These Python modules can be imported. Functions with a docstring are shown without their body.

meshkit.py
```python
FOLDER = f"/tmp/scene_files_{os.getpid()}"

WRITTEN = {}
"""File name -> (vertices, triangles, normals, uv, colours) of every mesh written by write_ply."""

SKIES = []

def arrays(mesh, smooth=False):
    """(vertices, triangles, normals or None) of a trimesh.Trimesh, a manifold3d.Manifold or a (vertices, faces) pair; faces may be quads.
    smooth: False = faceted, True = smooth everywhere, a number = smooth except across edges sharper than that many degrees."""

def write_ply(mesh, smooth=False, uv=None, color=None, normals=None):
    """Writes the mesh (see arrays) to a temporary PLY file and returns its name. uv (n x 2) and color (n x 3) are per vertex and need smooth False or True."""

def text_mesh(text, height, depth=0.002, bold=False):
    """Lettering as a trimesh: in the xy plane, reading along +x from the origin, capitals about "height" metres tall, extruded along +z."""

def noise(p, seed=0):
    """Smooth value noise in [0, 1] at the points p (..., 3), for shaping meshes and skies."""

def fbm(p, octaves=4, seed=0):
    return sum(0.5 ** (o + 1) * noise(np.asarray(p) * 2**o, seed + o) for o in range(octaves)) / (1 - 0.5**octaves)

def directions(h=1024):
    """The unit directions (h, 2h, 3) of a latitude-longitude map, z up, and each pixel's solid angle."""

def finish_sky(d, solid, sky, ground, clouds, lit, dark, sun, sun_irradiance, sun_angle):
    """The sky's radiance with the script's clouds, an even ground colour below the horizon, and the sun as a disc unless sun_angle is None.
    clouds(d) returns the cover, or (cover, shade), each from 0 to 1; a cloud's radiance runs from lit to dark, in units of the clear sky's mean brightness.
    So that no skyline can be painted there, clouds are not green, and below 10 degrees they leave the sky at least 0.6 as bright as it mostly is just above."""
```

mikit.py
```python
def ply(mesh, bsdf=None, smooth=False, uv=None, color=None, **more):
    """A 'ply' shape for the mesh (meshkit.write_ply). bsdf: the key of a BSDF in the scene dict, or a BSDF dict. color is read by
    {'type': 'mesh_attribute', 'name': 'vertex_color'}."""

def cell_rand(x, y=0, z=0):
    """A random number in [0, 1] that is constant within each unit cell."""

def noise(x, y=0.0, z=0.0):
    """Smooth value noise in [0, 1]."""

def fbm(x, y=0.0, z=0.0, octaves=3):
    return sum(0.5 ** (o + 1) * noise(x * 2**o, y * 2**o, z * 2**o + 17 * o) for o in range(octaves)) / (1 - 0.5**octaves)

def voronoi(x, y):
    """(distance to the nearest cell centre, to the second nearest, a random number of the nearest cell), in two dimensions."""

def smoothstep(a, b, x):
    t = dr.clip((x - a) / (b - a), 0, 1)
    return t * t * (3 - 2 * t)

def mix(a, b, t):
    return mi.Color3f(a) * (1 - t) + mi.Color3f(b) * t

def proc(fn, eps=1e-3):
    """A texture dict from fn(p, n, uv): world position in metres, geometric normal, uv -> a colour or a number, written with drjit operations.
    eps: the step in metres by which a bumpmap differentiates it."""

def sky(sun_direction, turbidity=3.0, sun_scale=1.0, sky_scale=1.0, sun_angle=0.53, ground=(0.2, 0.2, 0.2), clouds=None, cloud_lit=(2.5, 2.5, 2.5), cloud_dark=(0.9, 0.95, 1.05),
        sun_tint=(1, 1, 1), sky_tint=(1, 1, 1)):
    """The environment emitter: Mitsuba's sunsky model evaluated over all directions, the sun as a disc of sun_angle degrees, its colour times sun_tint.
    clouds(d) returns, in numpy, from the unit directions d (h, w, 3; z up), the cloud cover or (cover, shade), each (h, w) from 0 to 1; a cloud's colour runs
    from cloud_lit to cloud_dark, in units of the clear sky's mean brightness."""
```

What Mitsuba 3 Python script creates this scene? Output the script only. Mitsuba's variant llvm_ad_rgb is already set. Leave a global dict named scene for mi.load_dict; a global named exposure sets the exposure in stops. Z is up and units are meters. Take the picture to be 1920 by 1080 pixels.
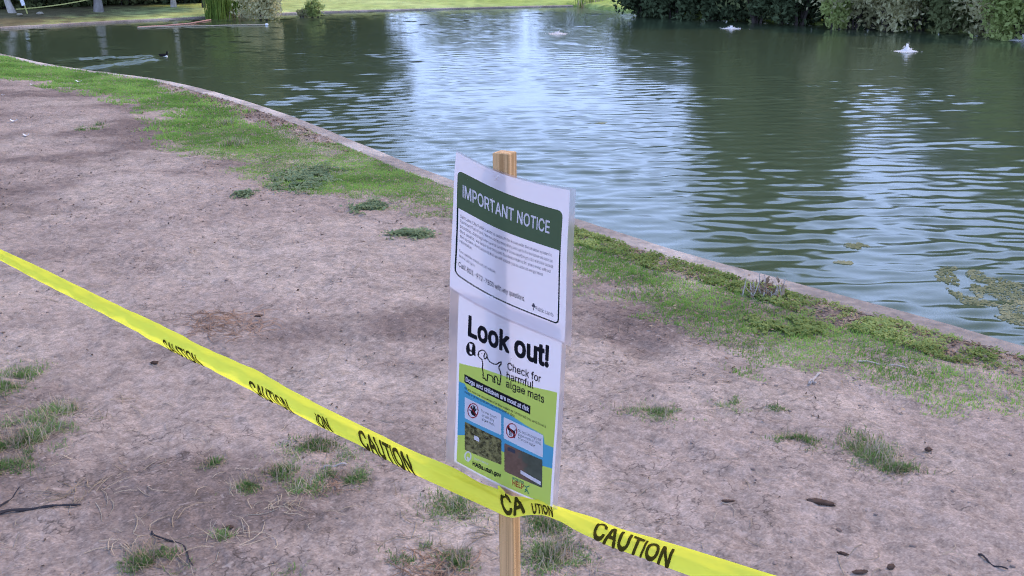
import math
import numpy as np
import drjit as dr
import mitsuba as mi
import trimesh
import shapely
from shapely.geometry import Polygon, LineString, Point, box as sbox
from shapely import affinity
from scipy.interpolate import RectBivariateSpline, CubicSpline
import mikit
import meshkit
from mikit import proc, noise, fbm, voronoi, smoothstep, mix

T = mi.ScalarTransform4f
scene, labels = {}, {}

# ------------------------------------------------------------------ camera, sky, exposure
EYE = 1.65
FOC = 1900.0                                   # focal length in pixels of the 1920 wide photograph
TILT = math.atan2(620.0, FOC)                  # the camera looks down by 18 degrees
CT, ST = math.cos(TILT), math.sin(TILT)
scene['camera'] = {'type': 'perspective', 'fov': math.degrees(2 * math.atan(960 / FOC)), 'fov_axis': 'x', 'near_clip': 0.05, 'far_clip': 2000.0,
                   'to_world': T().look_at(origin=[0, 0, EYE], target=[0, CT, EYE - ST], up=[0, 0, 1])}
exposure = 1.75


def cloud_cover(d):
    p = d / np.maximum(d[..., 2:3], 0.06)
    n = meshkit.fbm(np.stack([p[..., 0] * 0.5, p[..., 1] * 0.5, p[..., 2] * 0 + 3.0], -1), 4, 5)
    m = np.clip((n - 0.36) / 0.3, 0, 1)
    low = np.clip((0.62 - d[..., 2]) / 0.34, 0, 1)                # bright low cloud added to lift the pond reflection over the ground, thinner overhead
    return (0.25 + 0.35 * m) * (1 - low) + (0.72 + 0.27 * m) * low, 0.3 * np.clip((n - 0.55) / 0.3, 0, 1)


SUN = np.array([0.72, 0.42, 0.95])
scene['sky'] = mikit.sky(SUN, turbidity=3, sun_scale=0.50, sun_angle=10.0, clouds=cloud_cover, cloud_lit=(4.1, 5.5, 9.2), cloud_dark=(2.9, 3.9, 6.9), sky_tint=(0.90, 1.0, 1.2), sun_tint=(1.0, 0.88, 0.74))

# ------------------------------------------------------------------ helpers


def numbered(name):
    if name not in scene and name not in labels:
        return name
    k = 1
    while f'{name}_{k:03d}' in scene or f'{name}_{k:03d}' in labels:
        k += 1
    return f'{name}_{k:03d}'


def thing(name, label, cat, group=None):
    key = numbered(name)
    labels[key] = {'label': label, 'category': cat}
    if group:
        labels[key]['group'] = group
    return key


def part(parent, name, mesh, bsdf, smooth=False, label=None, **kw):
    key = numbered(parent + '__' + name)
    scene[key] = mikit.ply(mesh, bsdf, smooth, **kw)
    if label:
        labels[key] = {'label': label}
    return key


def single(name, label, cat, mesh, bsdf, smooth=False, group=None, kind=None, **kw):
    key = thing(name, label, cat, group)
    scene[key] = mikit.ply(mesh, bsdf, smooth, **kw)
    if kind:
        labels[key]['kind'] = kind
    return key


def structure(name, mesh, bsdf, label, cat, smooth=False, **kw):
    single(name, label, cat, mesh, bsdf, smooth, kind='structure', **kw)


def ray(px, py):
    xn, yn = (np.asarray(px, float) - 960) / FOC, (np.asarray(py, float) - 540) / FOC
    return np.stack([xn, CT - ST * yn, -(ST + CT * yn)], -1)


def at_height(px, py, z=0.0):
    """The point of height z seen at a pixel of the photograph (used to survey the place)."""
    d = ray(px, py)
    return np.array([0, 0, EYE]) + d * ((z - EYE) / d[..., 2])[..., None]


def ground_xy(pts, z=0.0):
    p = np.asarray(pts, float)
    return at_height(p[:, 0], p[:, 1], z)[:, :2]


def grid_faces(nr, nc):
    i = np.arange(nr * nc).reshape(nr, nc)
    a, b, c, d = i[:-1, :-1].ravel(), i[:-1, 1:].ravel(), i[1:, 1:].ravel(), i[1:, :-1].ravel()
    return np.vstack([np.stack([a, b, c], 1), np.stack([a, c, d], 1)])


def tube(path, radius, n=6, cap=True):
    """A tube along the path; radius a number or one per point."""
    P = np.asarray(path, float)
    R = np.broadcast_to(radius, len(P)).astype(float)
    t = np.gradient(P, axis=0)
    t /= np.linalg.norm(t, axis=1, keepdims=True) + 1e-12
    up = np.array([0.0, 0, 1]) if np.abs(t[:, 2]).mean() < 0.8 else np.array([1.0, 0, 0])
    a = np.cross(t, up)
    a /= np.linalg.norm(a, axis=1, keepdims=True) + 1e-12
    b = np.cross(t, a)
    ang = np.arange(n) * 2 * np.pi / n
    V = (P[:, None] + R[:, None, None] * (np.cos(ang)[None, :, None] * a[:, None] + np.sin(ang)[None, :, None] * b[:, None])).reshape(-1, 3)
    F = []
    m = len(P)
    j = np.arange(n)
    for k in range(m - 1):
        q, r = k * n + j, k * n + (j + 1) % n
        F += [np.stack([q, r, r + n], 1), np.stack([q, r + n, q + n], 1)]
    if cap:
        V = np.vstack([V, P[:1], P[-1:]])
        F += [np.stack([j, j * 0 + m * n, (j + 1) % n], 1), np.stack([(m - 1) * n + j, (m - 1) * n + (j + 1) % n, j * 0 + m * n + 1], 1)]
    return trimesh.Trimesh(V, np.vstack(F)[:, ::-1], process=False)


def cat(ms):
    return trimesh.util.concatenate(ms)


def blades(rng, base, length, width, lean=0.6, bend=0.5, az=None, segs=2):
    """Grass blades as bent tapering strips: base (n, 3), length and width (n,)."""
    n = len(base)
    az = rng.uniform(0, 2 * np.pi, n) if az is None else az
    tilt = np.abs(rng.normal(0, lean, n)).clip(0, 1.45)
    side = np.stack([-np.sin(az), np.cos(az), np.zeros(n)], 1)
    out = np.stack([np.cos(az), np.sin(az), np.zeros(n)], 1)
    V, F = [], []
    pos = base.copy()
    ang = tilt.copy()
    rows = [pos.copy()]
    for s in range(segs):
        pos = pos + (length / segs)[:, None] * (np.sin(ang)[:, None] * out + np.cos(ang)[:, None] * np.array([0, 0, 1.0]))
        rows.append(pos.copy())
        ang = np.minimum(ang + bend * rng.uniform(0.3, 1.2, n), 2.0)
    idx = np.arange(n)
    w = [0.5, 0.42, 0.3, 0.2]
    for s in range(segs):
        V += [rows[s] - side * (width * w[s])[:, None], rows[s] + side * (width * w[s])[:, None]]
    V.append(rows[-1])
    V = np.vstack(V)
    for s in range(segs - 1):
        l0, r0, l1, r1 = (2 * s) * n + idx, (2 * s + 1) * n + idx, (2 * s + 2) * n + idx, (2 * s + 3) * n + idx
        F += [np.stack([l0, r0, r1], 1), np.stack([l0, r1, l1], 1)]
    F.append(np.stack([(2 * segs - 2) * n + idx, (2 * segs - 1) * n + idx, 2 * segs * n + idx], 1))
    return trimesh.Trimesh(V, np.vstack(F), process=False)


def leaves(rng, centre, size, flat=0.0):
    """Small pointed leaves (two triangles each) at the points centre."""
    n = len(centre)
    nrm = rng.normal(size=(n, 3))
    nrm[:, 2] = np.abs(nrm[:, 2]) + flat
    nrm /= np.linalg.norm(nrm, axis=1, keepdims=True)
    a = np.cross(nrm, rng.normal(size=(n, 3)))
    a /= np.linalg.norm(a, axis=1, keepdims=True) + 1e-9
    b = np.cross(nrm, a)
    s = (size * rng.uniform(0.6, 1.3, n))[:, None] if np.ndim(size) == 0 else size[:, None]
    fold = nrm * s * rng.uniform(-0.15, 0.3, (n, 1))
    V = np.vstack([centre - a * s, centre - b * s * 0.5 + fold, centre + a * s, centre + b * s * 0.5 + fold])
    i = np.arange(n)
    return trimesh.Trimesh(V, np.vstack([np.stack([i, i + n, i + 2 * n], 1), np.stack([i, i + 2 * n, i + 3 * n], 1)]), process=False)


def blob(rng, radius, squash=(1, 1, 1), rough=0.25, sub=2, freq=2.0):
    m = trimesh.creation.icosphere(subdivisions=sub, radius=1.0)
    v = np.array(m.vertices)
    off = rng.uniform(0, 50, 3)
    v *= (1 + rough * (2 * meshkit.fbm(v * freq + off, 3) - 1))[:, None]
    return trimesh.Trimesh(v * radius * np.asarray(squash), m.faces, process=False)


# ------------------------------------------------------------------ materials
def principled(color, rough=0.8, **kw):
    return {'type': 'twosided', 'bsdf': {'type': 'principled', 'base_color': color if isinstance(color, dict) else {'type': 'rgb', 'value': color}, 'roughness': rough, 'specular': kw.pop('specular', 0.3), **kw}}


def diffuse(color):
    return {'type': 'twosided', 'bsdf': {'type': 'diffuse', 'reflectance': color if isinstance(color, dict) else {'type': 'rgb', 'value': color}}}


def thin(color, trans=0.8, rough=0.6, **kw):
    return {'type': 'principledthin', 'base_color': color if isinstance(color, dict) else {'type': 'rgb', 'value': color}, 'roughness': rough, 'diff_trans': trans, 'spec_trans': kw.pop('spec_trans', 0.0), 'eta': 1.4, **kw}


def dirt_color(p, n, uv):
    x, y = 0.8 * p.x + 0.6 * p.y, 0.8 * p.y - 0.6 * p.x
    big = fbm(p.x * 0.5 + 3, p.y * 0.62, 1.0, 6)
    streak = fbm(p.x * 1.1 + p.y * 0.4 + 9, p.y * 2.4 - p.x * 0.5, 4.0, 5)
    mid = fbm(x * 7, y * 7, 2.0, 4)
    fine = fbm(x * 36, y * 36, 2.0, 4)
    grain = noise(p.x * 210, p.y * 210, 6.0)
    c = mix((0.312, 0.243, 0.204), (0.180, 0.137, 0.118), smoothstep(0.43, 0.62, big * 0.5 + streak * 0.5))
    c = mix(c, (0.378, 0.302, 0.250), smoothstep(0.46, 0.72, fbm(p.x * 1.3 + 30, p.y * 1.3, 7.0, 5)) * 0.8)
    hair = fbm(x * 90, y * 120, 3.0, 3)
    c = c * dr.maximum(0.25, 1.0 + 0.40 * (mid - 0.5) + 0.70 * (fine - 0.5) + 0.55 * (hair - 0.5)) * (0.78 + 0.44 * grain)
    w = 0.25 * noise(p.x * 5, p.y * 5, 9.0)
    crack = 1 - smoothstep(0.0, 0.022, dr.abs(fbm(x * 9 + w, y * 13 + w, 11.0, 4) - 0.5))
    c = c * (1 - 0.48 * crack * smoothstep(0.40, 0.60, fbm(p.x * 2.1, p.y * 2.1, 12.0, 3)))
    c = mix(c, (0.44, 0.36, 0.31), smoothstep(0.84, 0.94, noise(x * 70 + 15, y * 70, 5.0)) * 0.45)
    return c


def dirt_bump(p, n, uv):
    x, y = 0.6 * p.x + 0.8 * p.y, 0.6 * p.y - 0.8 * p.x
    crack = smoothstep(0.0, 0.05, dr.abs(fbm(x * 8, y * 8, 5.0, 4) - 0.5))
    return 0.010 * fbm(x * 15, y * 15, 1.0, 6) + 0.0010 * crack + 0.0012 * noise(p.x * 170, p.y * 170)


def turf_color(p, n, uv):
    a = fbm(p.x * 2.2, p.y * 2.2, 1.0, 3)
    b = fbm(p.x * 26, p.y * 26, 2.0, 3)
    c = mix((0.160, 0.245, 0.070), (0.260, 0.365, 0.110), smoothstep(0.3, 0.7, a))
    c = mix(c, (0.190, 0.160, 0.105), smoothstep(0.60, 0.85, b) * 0.5)
    return c * (0.55 + 0.9 * b)


def lawn_color(p, n, uv):
    a = fbm(p.x * 0.10, p.y * 0.16, 1.0, 4)
    b = fbm(p.x * 3.0, p.y * 3.0, 2.0, 3)
    c = mix((0.340, 0.430, 0.120), (0.490, 0.560, 0.230), smoothstep(0.35, 0.65, a))
    bare = smoothstep(-9.0, -13.0, p.x + 2.5 * b) * smoothstep(-29.0, -14.0, p.x)  # bare soil, plus painted shade under the left bank trees
    c = mix(c, (0.165, 0.145, 0.085), bare * smoothstep(0.10, 0.36, fbm(p.x * 0.5, p.y * 0.8, 3.0, 3)))
    return c * (0.7 + 0.6 * b)


def lin(*c):
    return [((v / 255 + 0.055) / 1.055) ** 2.4 if v > 10 else v / 255 / 12.92 for v in c]


def wood_color(p, n, uv):
    # growth rings of a sawn stake, running along its length
    g = fbm(p.x * 230 + 0.6 * p.z, p.y * 230, p.z * 2.5, 3)
    line = noise(p.x * 700 + 3, p.y * 700 + p.z * 1.5, p.z * 2.0)
    c = mix((0.58, 0.36, 0.175), (0.37, 0.205, 0.085), smoothstep(0.38, 0.66, g))
    return c * (0.82 + 0.3 * line)


def concrete_color(p, n, uv):
    a = fbm(p.x * 1.5, p.y * 1.5, 0.0, 3)
    b = fbm(p.x * 26, p.y * 26, p.z * 20, 3)
    c = mix((0.235, 0.190, 0.160), (0.400, 0.335, 0.285), smoothstep(0.3, 0.7, a))
    return c * (0.6 + 0.75 * b)


def bark_color(p, n, uv):
    a = fbm(p.x * 14, p.y * 14, p.z * 4, 3)
    return mix((0.16, 0.14, 0.125), (0.34, 0.31, 0.29), a)


def foliage(dark, light, freq=1.1):
    def fn(p, n, uv):
        a = fbm(p.x * freq, p.y * freq, p.z * freq, 2)
        b = noise(p.x * 17, p.y * 17, p.z * 17)
        return mix(dark, light, dr.clip(0.55 * smoothstep(0.3, 0.7, a) + 0.45 * b, 0, 1))
    return proc(fn)


def photo_one(p, n, uv):       # printed picture: green-brown scum over gravel
    a = fbm(p.x * 160, p.z * 160, p.y * 90, 4)
    b = noise(p.x * 900, p.z * 900, 1.0)
    c = mix((0.040, 0.034, 0.018), (0.25, 0.22, 0.095), smoothstep(0.3, 0.72, a))
    return mix(c, (0.34, 0.32, 0.20), smoothstep(0.72, 0.9, b) * 0.7)


def photo_two(p, n, uv):       # printed picture: reddish mat beside dark green water
    a = fbm(p.x * 140, p.z * 140, p.y * 90, 4)
    c = mix((0.175, 0.105, 0.080), (0.095, 0.100, 0.075), smoothstep(0.42, 0.60, uv.x + 0.5 * (a - 0.5) - 0.25 * (uv.y - 0.5)))
    return c * (0.65 + 0.7 * a)


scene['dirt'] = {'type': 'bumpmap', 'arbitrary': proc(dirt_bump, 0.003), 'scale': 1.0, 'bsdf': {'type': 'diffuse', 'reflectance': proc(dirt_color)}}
scene['turf'] = {'type': 'diffuse', 'reflectance': proc(turf_color)}
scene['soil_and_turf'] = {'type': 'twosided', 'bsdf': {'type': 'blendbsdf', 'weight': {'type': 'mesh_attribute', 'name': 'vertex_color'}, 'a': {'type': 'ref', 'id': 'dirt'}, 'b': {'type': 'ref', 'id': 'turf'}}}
scene['lawn'] = diffuse(proc(lawn_color))
scene['pond_surface'] = {'type': 'roughplastic', 'distribution': 'ggx', 'alpha': 0.012, 'diffuse_reflectance': {'type': 'rgb', 'value': [0.064, 0.088, 0.047]}, 'int_ior': 1.333, 'nonlinear': False}
scene['concrete'] = principled(proc(concrete_color), 0.9)
scene['sawn_wood'] = principled(proc(wood_color), 0.75)
scene['pale_bark'] = diffuse(proc(lambda p, n, uv: mix((0.36, 0.31, 0.26), (0.60, 0.54, 0.48), fbm(p.x * 14, p.y * 14, p.z * 4, 3))))
scene['bark'] = diffuse(proc(bark_color))
scene['dark_bark'] = diffuse([0.075, 0.062, 0.055])
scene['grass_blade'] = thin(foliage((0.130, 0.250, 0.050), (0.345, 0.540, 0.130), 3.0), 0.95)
scene['tuft_blade'] = thin(foliage((0.110, 0.190, 0.058), (0.265, 0.390, 0.135), 6.0), 0.95)  # greyer, darker green of the tufts on the dirt
scene['weed_leaf'] = thin(foliage((0.190, 0.245, 0.070), (0.460, 0.520, 0.190), 5.0), 0.9)
scene['grey_weed_leaf'] = thin(foliage((0.170, 0.220, 0.115), (0.330, 0.390, 0.210), 5.0), 0.7)
scene['straw'] = diffuse(foliage((0.23, 0.17, 0.11), (0.48, 0.39, 0.29), 6.0))
scene['red_needle'] = diffuse(foliage((0.25, 0.15, 0.10), (0.42, 0.27, 0.19), 6.0))
scene['dead_leaf'] = diffuse(foliage((0.17, 0.11, 0.075), (0.40, 0.30, 0.21), 9.0))
scene['clod'] = diffuse(foliage((0.15, 0.11, 0.095), (0.36, 0.28, 0.24), 20.0))
scene['twig_bark'] = diffuse([0.055, 0.048, 0.050])
scene['pale_twig'] = diffuse([0.46, 0.40, 0.36])
scene['bark_chip'] = diffuse(foliage((0.045, 0.030, 0.024), (0.13, 0.085, 0.065), 40.0))
scene['dark_flake'] = diffuse(foliage((0.050, 0.036, 0.030), (0.19, 0.14, 0.11), 30.0))
scene['feather'] = diffuse([0.72, 0.72, 0.74])
scene['tree_leaf'] = thin(foliage((0.105, 0.130, 0.055), (0.310, 0.345, 0.155), 0.7), 0.9)
scene['shaded_leaf'] = diffuse(foliage((0.030, 0.044, 0.022), (0.100, 0.130, 0.065), 0.7))  # deep shade behind trunks and bushes painted into the leaf colour
scene['willow_leaf'] = thin(foliage((0.260, 0.260, 0.120), (0.760, 0.710, 0.430), 1.4), 1.0)
scene['bright_leaf'] = thin(foliage((0.240, 0.300, 0.090), (0.560, 0.620, 0.240), 1.5), 1.0)
scene['reed_leaf'] = thin(foliage((0.100, 0.170, 0.030), (0.270, 0.350, 0.090), 2.0), 0.6)
scene['dry_reed'] = diffuse(foliage((0.30, 0.23, 0.13), (0.52, 0.43, 0.28), 3.0))
scene['foam'] = thin([0.90, 0.86, 0.84], 0.6, 0.4)
scene['algae'] = diffuse(foliage((0.160, 0.170, 0.085), (0.310, 0.300, 0.180), 9.0))
scene['paper'] = thin([0.73, 0.67, 0.70], 0.6, 0.30)
scene['laminate'] = thin([0.80, 0.77, 0.80], 0.9, 0.10, spec_trans=0.80)
scene['tape_yellow'] = thin([0.99, 0.97, 0.11], 1.0, 0.4)
scene['tape_ink'] = thin([0.060, 0.048, 0.010], 0.4, 0.45)
scene['notice_green'] = thin([0.090, 0.128, 0.070], 0.4, 0.35)
scene['border_ink'] = thin([0.012, 0.026, 0.024], 0.3, 0.4)
scene['black_ink'] = thin([0.014, 0.014, 0.018], 0.3, 0.4)
scene['grey_ink'] = thin([0.060, 0.062, 0.085], 0.4, 0.4)
scene['white_ink'] = thin([0.78, 0.72, 0.76], 0.62, 0.4)
scene['lime_ink'] = thin([0.540, 0.660, 0.140], 0.6, 0.4)
scene['blue_ink'] = thin([0.095, 0.340, 0.520], 0.5, 0.4)
scene['red_ink'] = thin([0.34, 0.025, 0.030], 0.4, 0.4)
scene['teal_ink'] = thin([0.03, 0.18, 0.14], 0.4, 0.4)
scene['picture_one'] = thin(proc(photo_one), 0.4, 0.4)
scene['picture_two'] = thin(proc(photo_two), 0.4, 0.4)
scene['staple_steel'] = {'type': 'twosided', 'bsdf': {'type': 'roughconductor', 'material': 'Al', 'alpha': 0.2}}
scene['far_white'] = diffuse([0.78, 0.78, 0.80])
scene['far_yellow'] = thin([0.62, 0.60, 0.22], 0.6)
scene['boom_orange'] = diffuse([0.46, 0.27, 0.23])
scene['hose_pale'] = diffuse([0.36, 0.32, 0.25])
scene['plumage_dark'] = diffuse([0.020, 0.018, 0.018])
scene['plumage_pale'] = diffuse([0.66, 0.66, 0.64])
scene['bill_grey'] = diffuse([0.22, 0.20, 0.17])

# ------------------------------------------------------------------ the shore line, the ground, the pond
NEAR_Z, WATER_Z = -0.06, -0.22
near_px = [(1920, 645), (1800, 611), (1650, 570), (1500, 529), (1330, 484), (1200, 446), (1080, 408), (960, 372), (850, 336), (800, 318), (720, 285), (640, 253), (560, 221), (470, 191), (370, 163), (285, 146), (215, 137), (100, 121), (0, 100)]
near = ground_xy(near_px, NEAR_Z)                         # water side edge of the coping
near = np.vstack([near[0] + (near[0] - near[1]) * np.array([[6.0], [2.0]]), near, [[-13.5, 22.0], [-19.0, 25.5]]])
far_px = [(0, 50), (130, 43), (240, 37), (395, 30), (520, 24), (700, 18), (900, 13), (1075, 9)]
far = ground_xy(far_px, -0.15)
right_px = [(1180, 20), (1290, 28), (1400, 34), (1550, 43), (1700, 51), (1850, 59), (1920, 64)]
rightb = ground_xy(right_px, -0.15)
t_near = np.concatenate([[0], np.cumsum(np.linalg.norm(np.diff(near, axis=0), axis=1))])
cs_near = CubicSpline(t_near, near)
near_c = cs_near(np.linspace(0, t_near[-1], 260))
t_far = np.concatenate([[0], np.cumsum(np.linalg.norm(np.diff(far, axis=0), axis=1))])
far_c = CubicSpline(t_far, far)(np.linspace(0, t_far[-1], 120))
pond = Polygon(np.vstack([near_c, [[-23, 27.5]], far_c, rightb, [[20, 22], [22, 10], [14, -3]]])).buffer(0)
near_line, pond_edge = LineString(near_c), pond.exterior


def shore_distance(x, y):
    """Distance to the water's edge, negative over the water."""
    pts = shapely.points(x, y)
    d = shapely.distance(pts, pond_edge)
    return np.where(shapely.contains_xy(pond, x, y), -d, d)


def sm(a, b, x):
    t = np.clip((x - a) / (b - a), 0, 1)
    return t * t * (3 - 2 * t)


def ground_height(x, y, sd):
    p = np.stack([x, y, x * 0], -1)
    r = np.hypot(x, y)
    farside = sm(23.0, 28.0, y + 0.15 * x)
    z = -0.055 * sm(2.2, 0.25, sd) * (1 - farside) - 0.125 * sm(2.6, 0.3, sd) * farside + 0.05 * (meshkit.fbm(p * 0.55, 3, 1) - 0.5)
    rough = 0.030 * (meshkit.fbm(p * 5, 3, 2) - 0.5) + 0.018 * (meshkit.fbm(p * 19, 3, 3) - 0.5)
    rough = rough + 0.030 * (meshkit.fbm(p * 1.9, 3, 6) - 0.5) * sm(0.3, 1.2, sd)
    z = z + rough * sm(25, 12, r) * sm(0.0, 0.4, sd)
    z = z + sm(30, 90, r) * 0.5 * meshkit.fbm(p * 0.03, 2, 4)
    return np.where(sd > 0.20, z, np.where(sd > 0.02, np.minimum(z, np.where(farside > 0.5, -0.19, -0.085)), -0.9))


# where turf grows on the near bank (outlines surveyed on the ground)
turf_px = [[(0, 104), (100, 127), (215, 143), (262, 152), (300, 172), (360, 190), (430, 212), (500, 245), (560, 262), (640, 282), (720, 305), (790, 330), (850, 352), (850, 386), (780, 376), (700, 352), (650, 346), (560, 333), (480, 308), (400, 280), (330, 262), (330, 225), (300, 200), (230, 180), (150, 166), (70, 152), (0, 148)],
           [(1060, 448), (1150, 478), (1250, 508), (1350, 535), (1450, 566), (1550, 598), (1650, 640), (1760, 672), (1920, 705), (1960, 720), (1960, 742), (1800, 716), (1700, 700), (1600, 690), (1530, 680), (1440, 642), (1350, 602), (1280, 560), (1180, 524), (1060, 500)],
           [(640, 268), (700, 288), (850, 345), (850, 352), (720, 305), (640, 282)]]
weed_px = [(1050, 412), (1200, 455), (1330, 492), (1500, 540), (1650, 580), (1800, 624), (1960, 668), (1960, 720), (1920, 705), (1760, 672), (1650, 640), (1550, 598), (1450, 566), (1350, 535), (1250, 508), (1150, 478), (1050, 448)]
turf_polys = [Polygon(ground_xy(q, -0.03)).buffer(0) for q in turf_px]
turf_area = shapely.union_all(turf_polys).buffer(0.06)
weed_area = Polygon(ground_xy(weed_px, -0.04)).buffer(0)
faint_px = [[(60, 255), (400, 265), (560, 330), (480, 318), (300, 300), (60, 270)], [(280, 180), (420, 215), (560, 260), (520, 320), (330, 290), (290, 230)], [(600, 830), (760, 900), (900, 980), (880, 1075), (760, 1060), (520, 930), (500, 860)], [(960, 985), (1090, 985), (1110, 1085), (960, 1085)]]
faint_area = shapely.union_all([Polygon(ground_xy(q)).buffer(0) for q in faint_px])


# where tufts stand on the bare dirt: pixel, and half width and height
tuft_spots = [(22, 712, 52, 26), (110, 772, 42, 16), (180, 779, 18, 8), (30, 838, 72, 56), (400, 870, 20, 10), (462, 912, 30, 20), (530, 888, 34, 24), (575, 915, 36, 20), (642, 897, 42, 24), (605, 843, 75, 30), (420, 1007, 22, 16), (288, 1056, 56, 24), (540, 1074, 28, 12), (772, 1038, 42, 22), (858, 1058, 36, 26), (855, 952, 75, 30), (1040, 1040, 70, 50), (1020, 985, 60, 26), (1235, 772, 88, 20), (1358, 754, 24, 8), (1635, 852, 52, 42), (1680, 880, 54, 16), (1490, 828, 38, 11), (1388, 768, 20, 7), (1460, 770, 30, 8), (422, 233, 20, 7), (440, 273, 34, 9), (170, 240, 18, 7), (575, 334, 58, 18), (690, 388, 34, 14), (770, 440, 40, 8), (455, 366, 18, 6), (1475, 610, 60, 16)]
spot_data = []
for px_, py_, rx_, ry_ in tuft_spots:
    c_ = at_height(px_, py_, 0.0)
    spot_data.append((c_[0], c_[1], at_height(px_ + rx_, py_, 0.0)[0] - c_[0], at_height(px_, py_ - ry_, 0.0)[1] - c_[1]))


def soft_inside(area, x, y, w):
    pts = shapely.points(x, y)
    d = shapely.distance(pts, area.boundary)
    return sm(-w, w, np.where(shapely.contains_xy(area, x, y), d, -d))


def turf_amount(x, y):
    p = np.stack([x, y, x * 0], -1)
    n = 0.5 * meshkit.fbm(p * 6, 4, 11) + 0.5 * meshkit.fbm(p * 2.1, 4, 12)
    a = np.clip(soft_inside(turf_area, x, y, 0.42) * 1.5 + (n - 0.5) * 3.6 - 0.10, 0, 1) * (soft_inside(turf_area, x, y, 0.45) > 0)
    f = soft_inside(faint_area, x, y, 0.15) * sm(0.5, 0.68, n) * 0.55
    w = soft_inside(weed_area, x, y, 0.1) * sm(0.42, 0.6, n) * 0.35
    t = np.zeros_like(x)
    n2 = meshkit.fbm(p * 13, 3, 13)
    for cx_, cy_, ax_, ay_ in spot_data:
        near_ = np.abs(x - cx_) < 3 * ax_
        e = ((x[near_] - cx_) / ax_) ** 2 + ((y[near_] - cy_) / ay_) ** 2
        t[near_] = np.maximum(t[near_], np.exp(-0.8 * e))
    t = 0.8 * sm(0.25, 0.75, t + 0.9 * (n2 - 0.5))
    return np.clip(np.maximum(np.maximum(np.maximum(a, f), w), t), 0, 1)


def fan(rows, azimuths):
    r, a = np.meshgrid(rows, azimuths, indexing='ij')
    return r * np.sin(a), r * np.cos(a)


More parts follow.
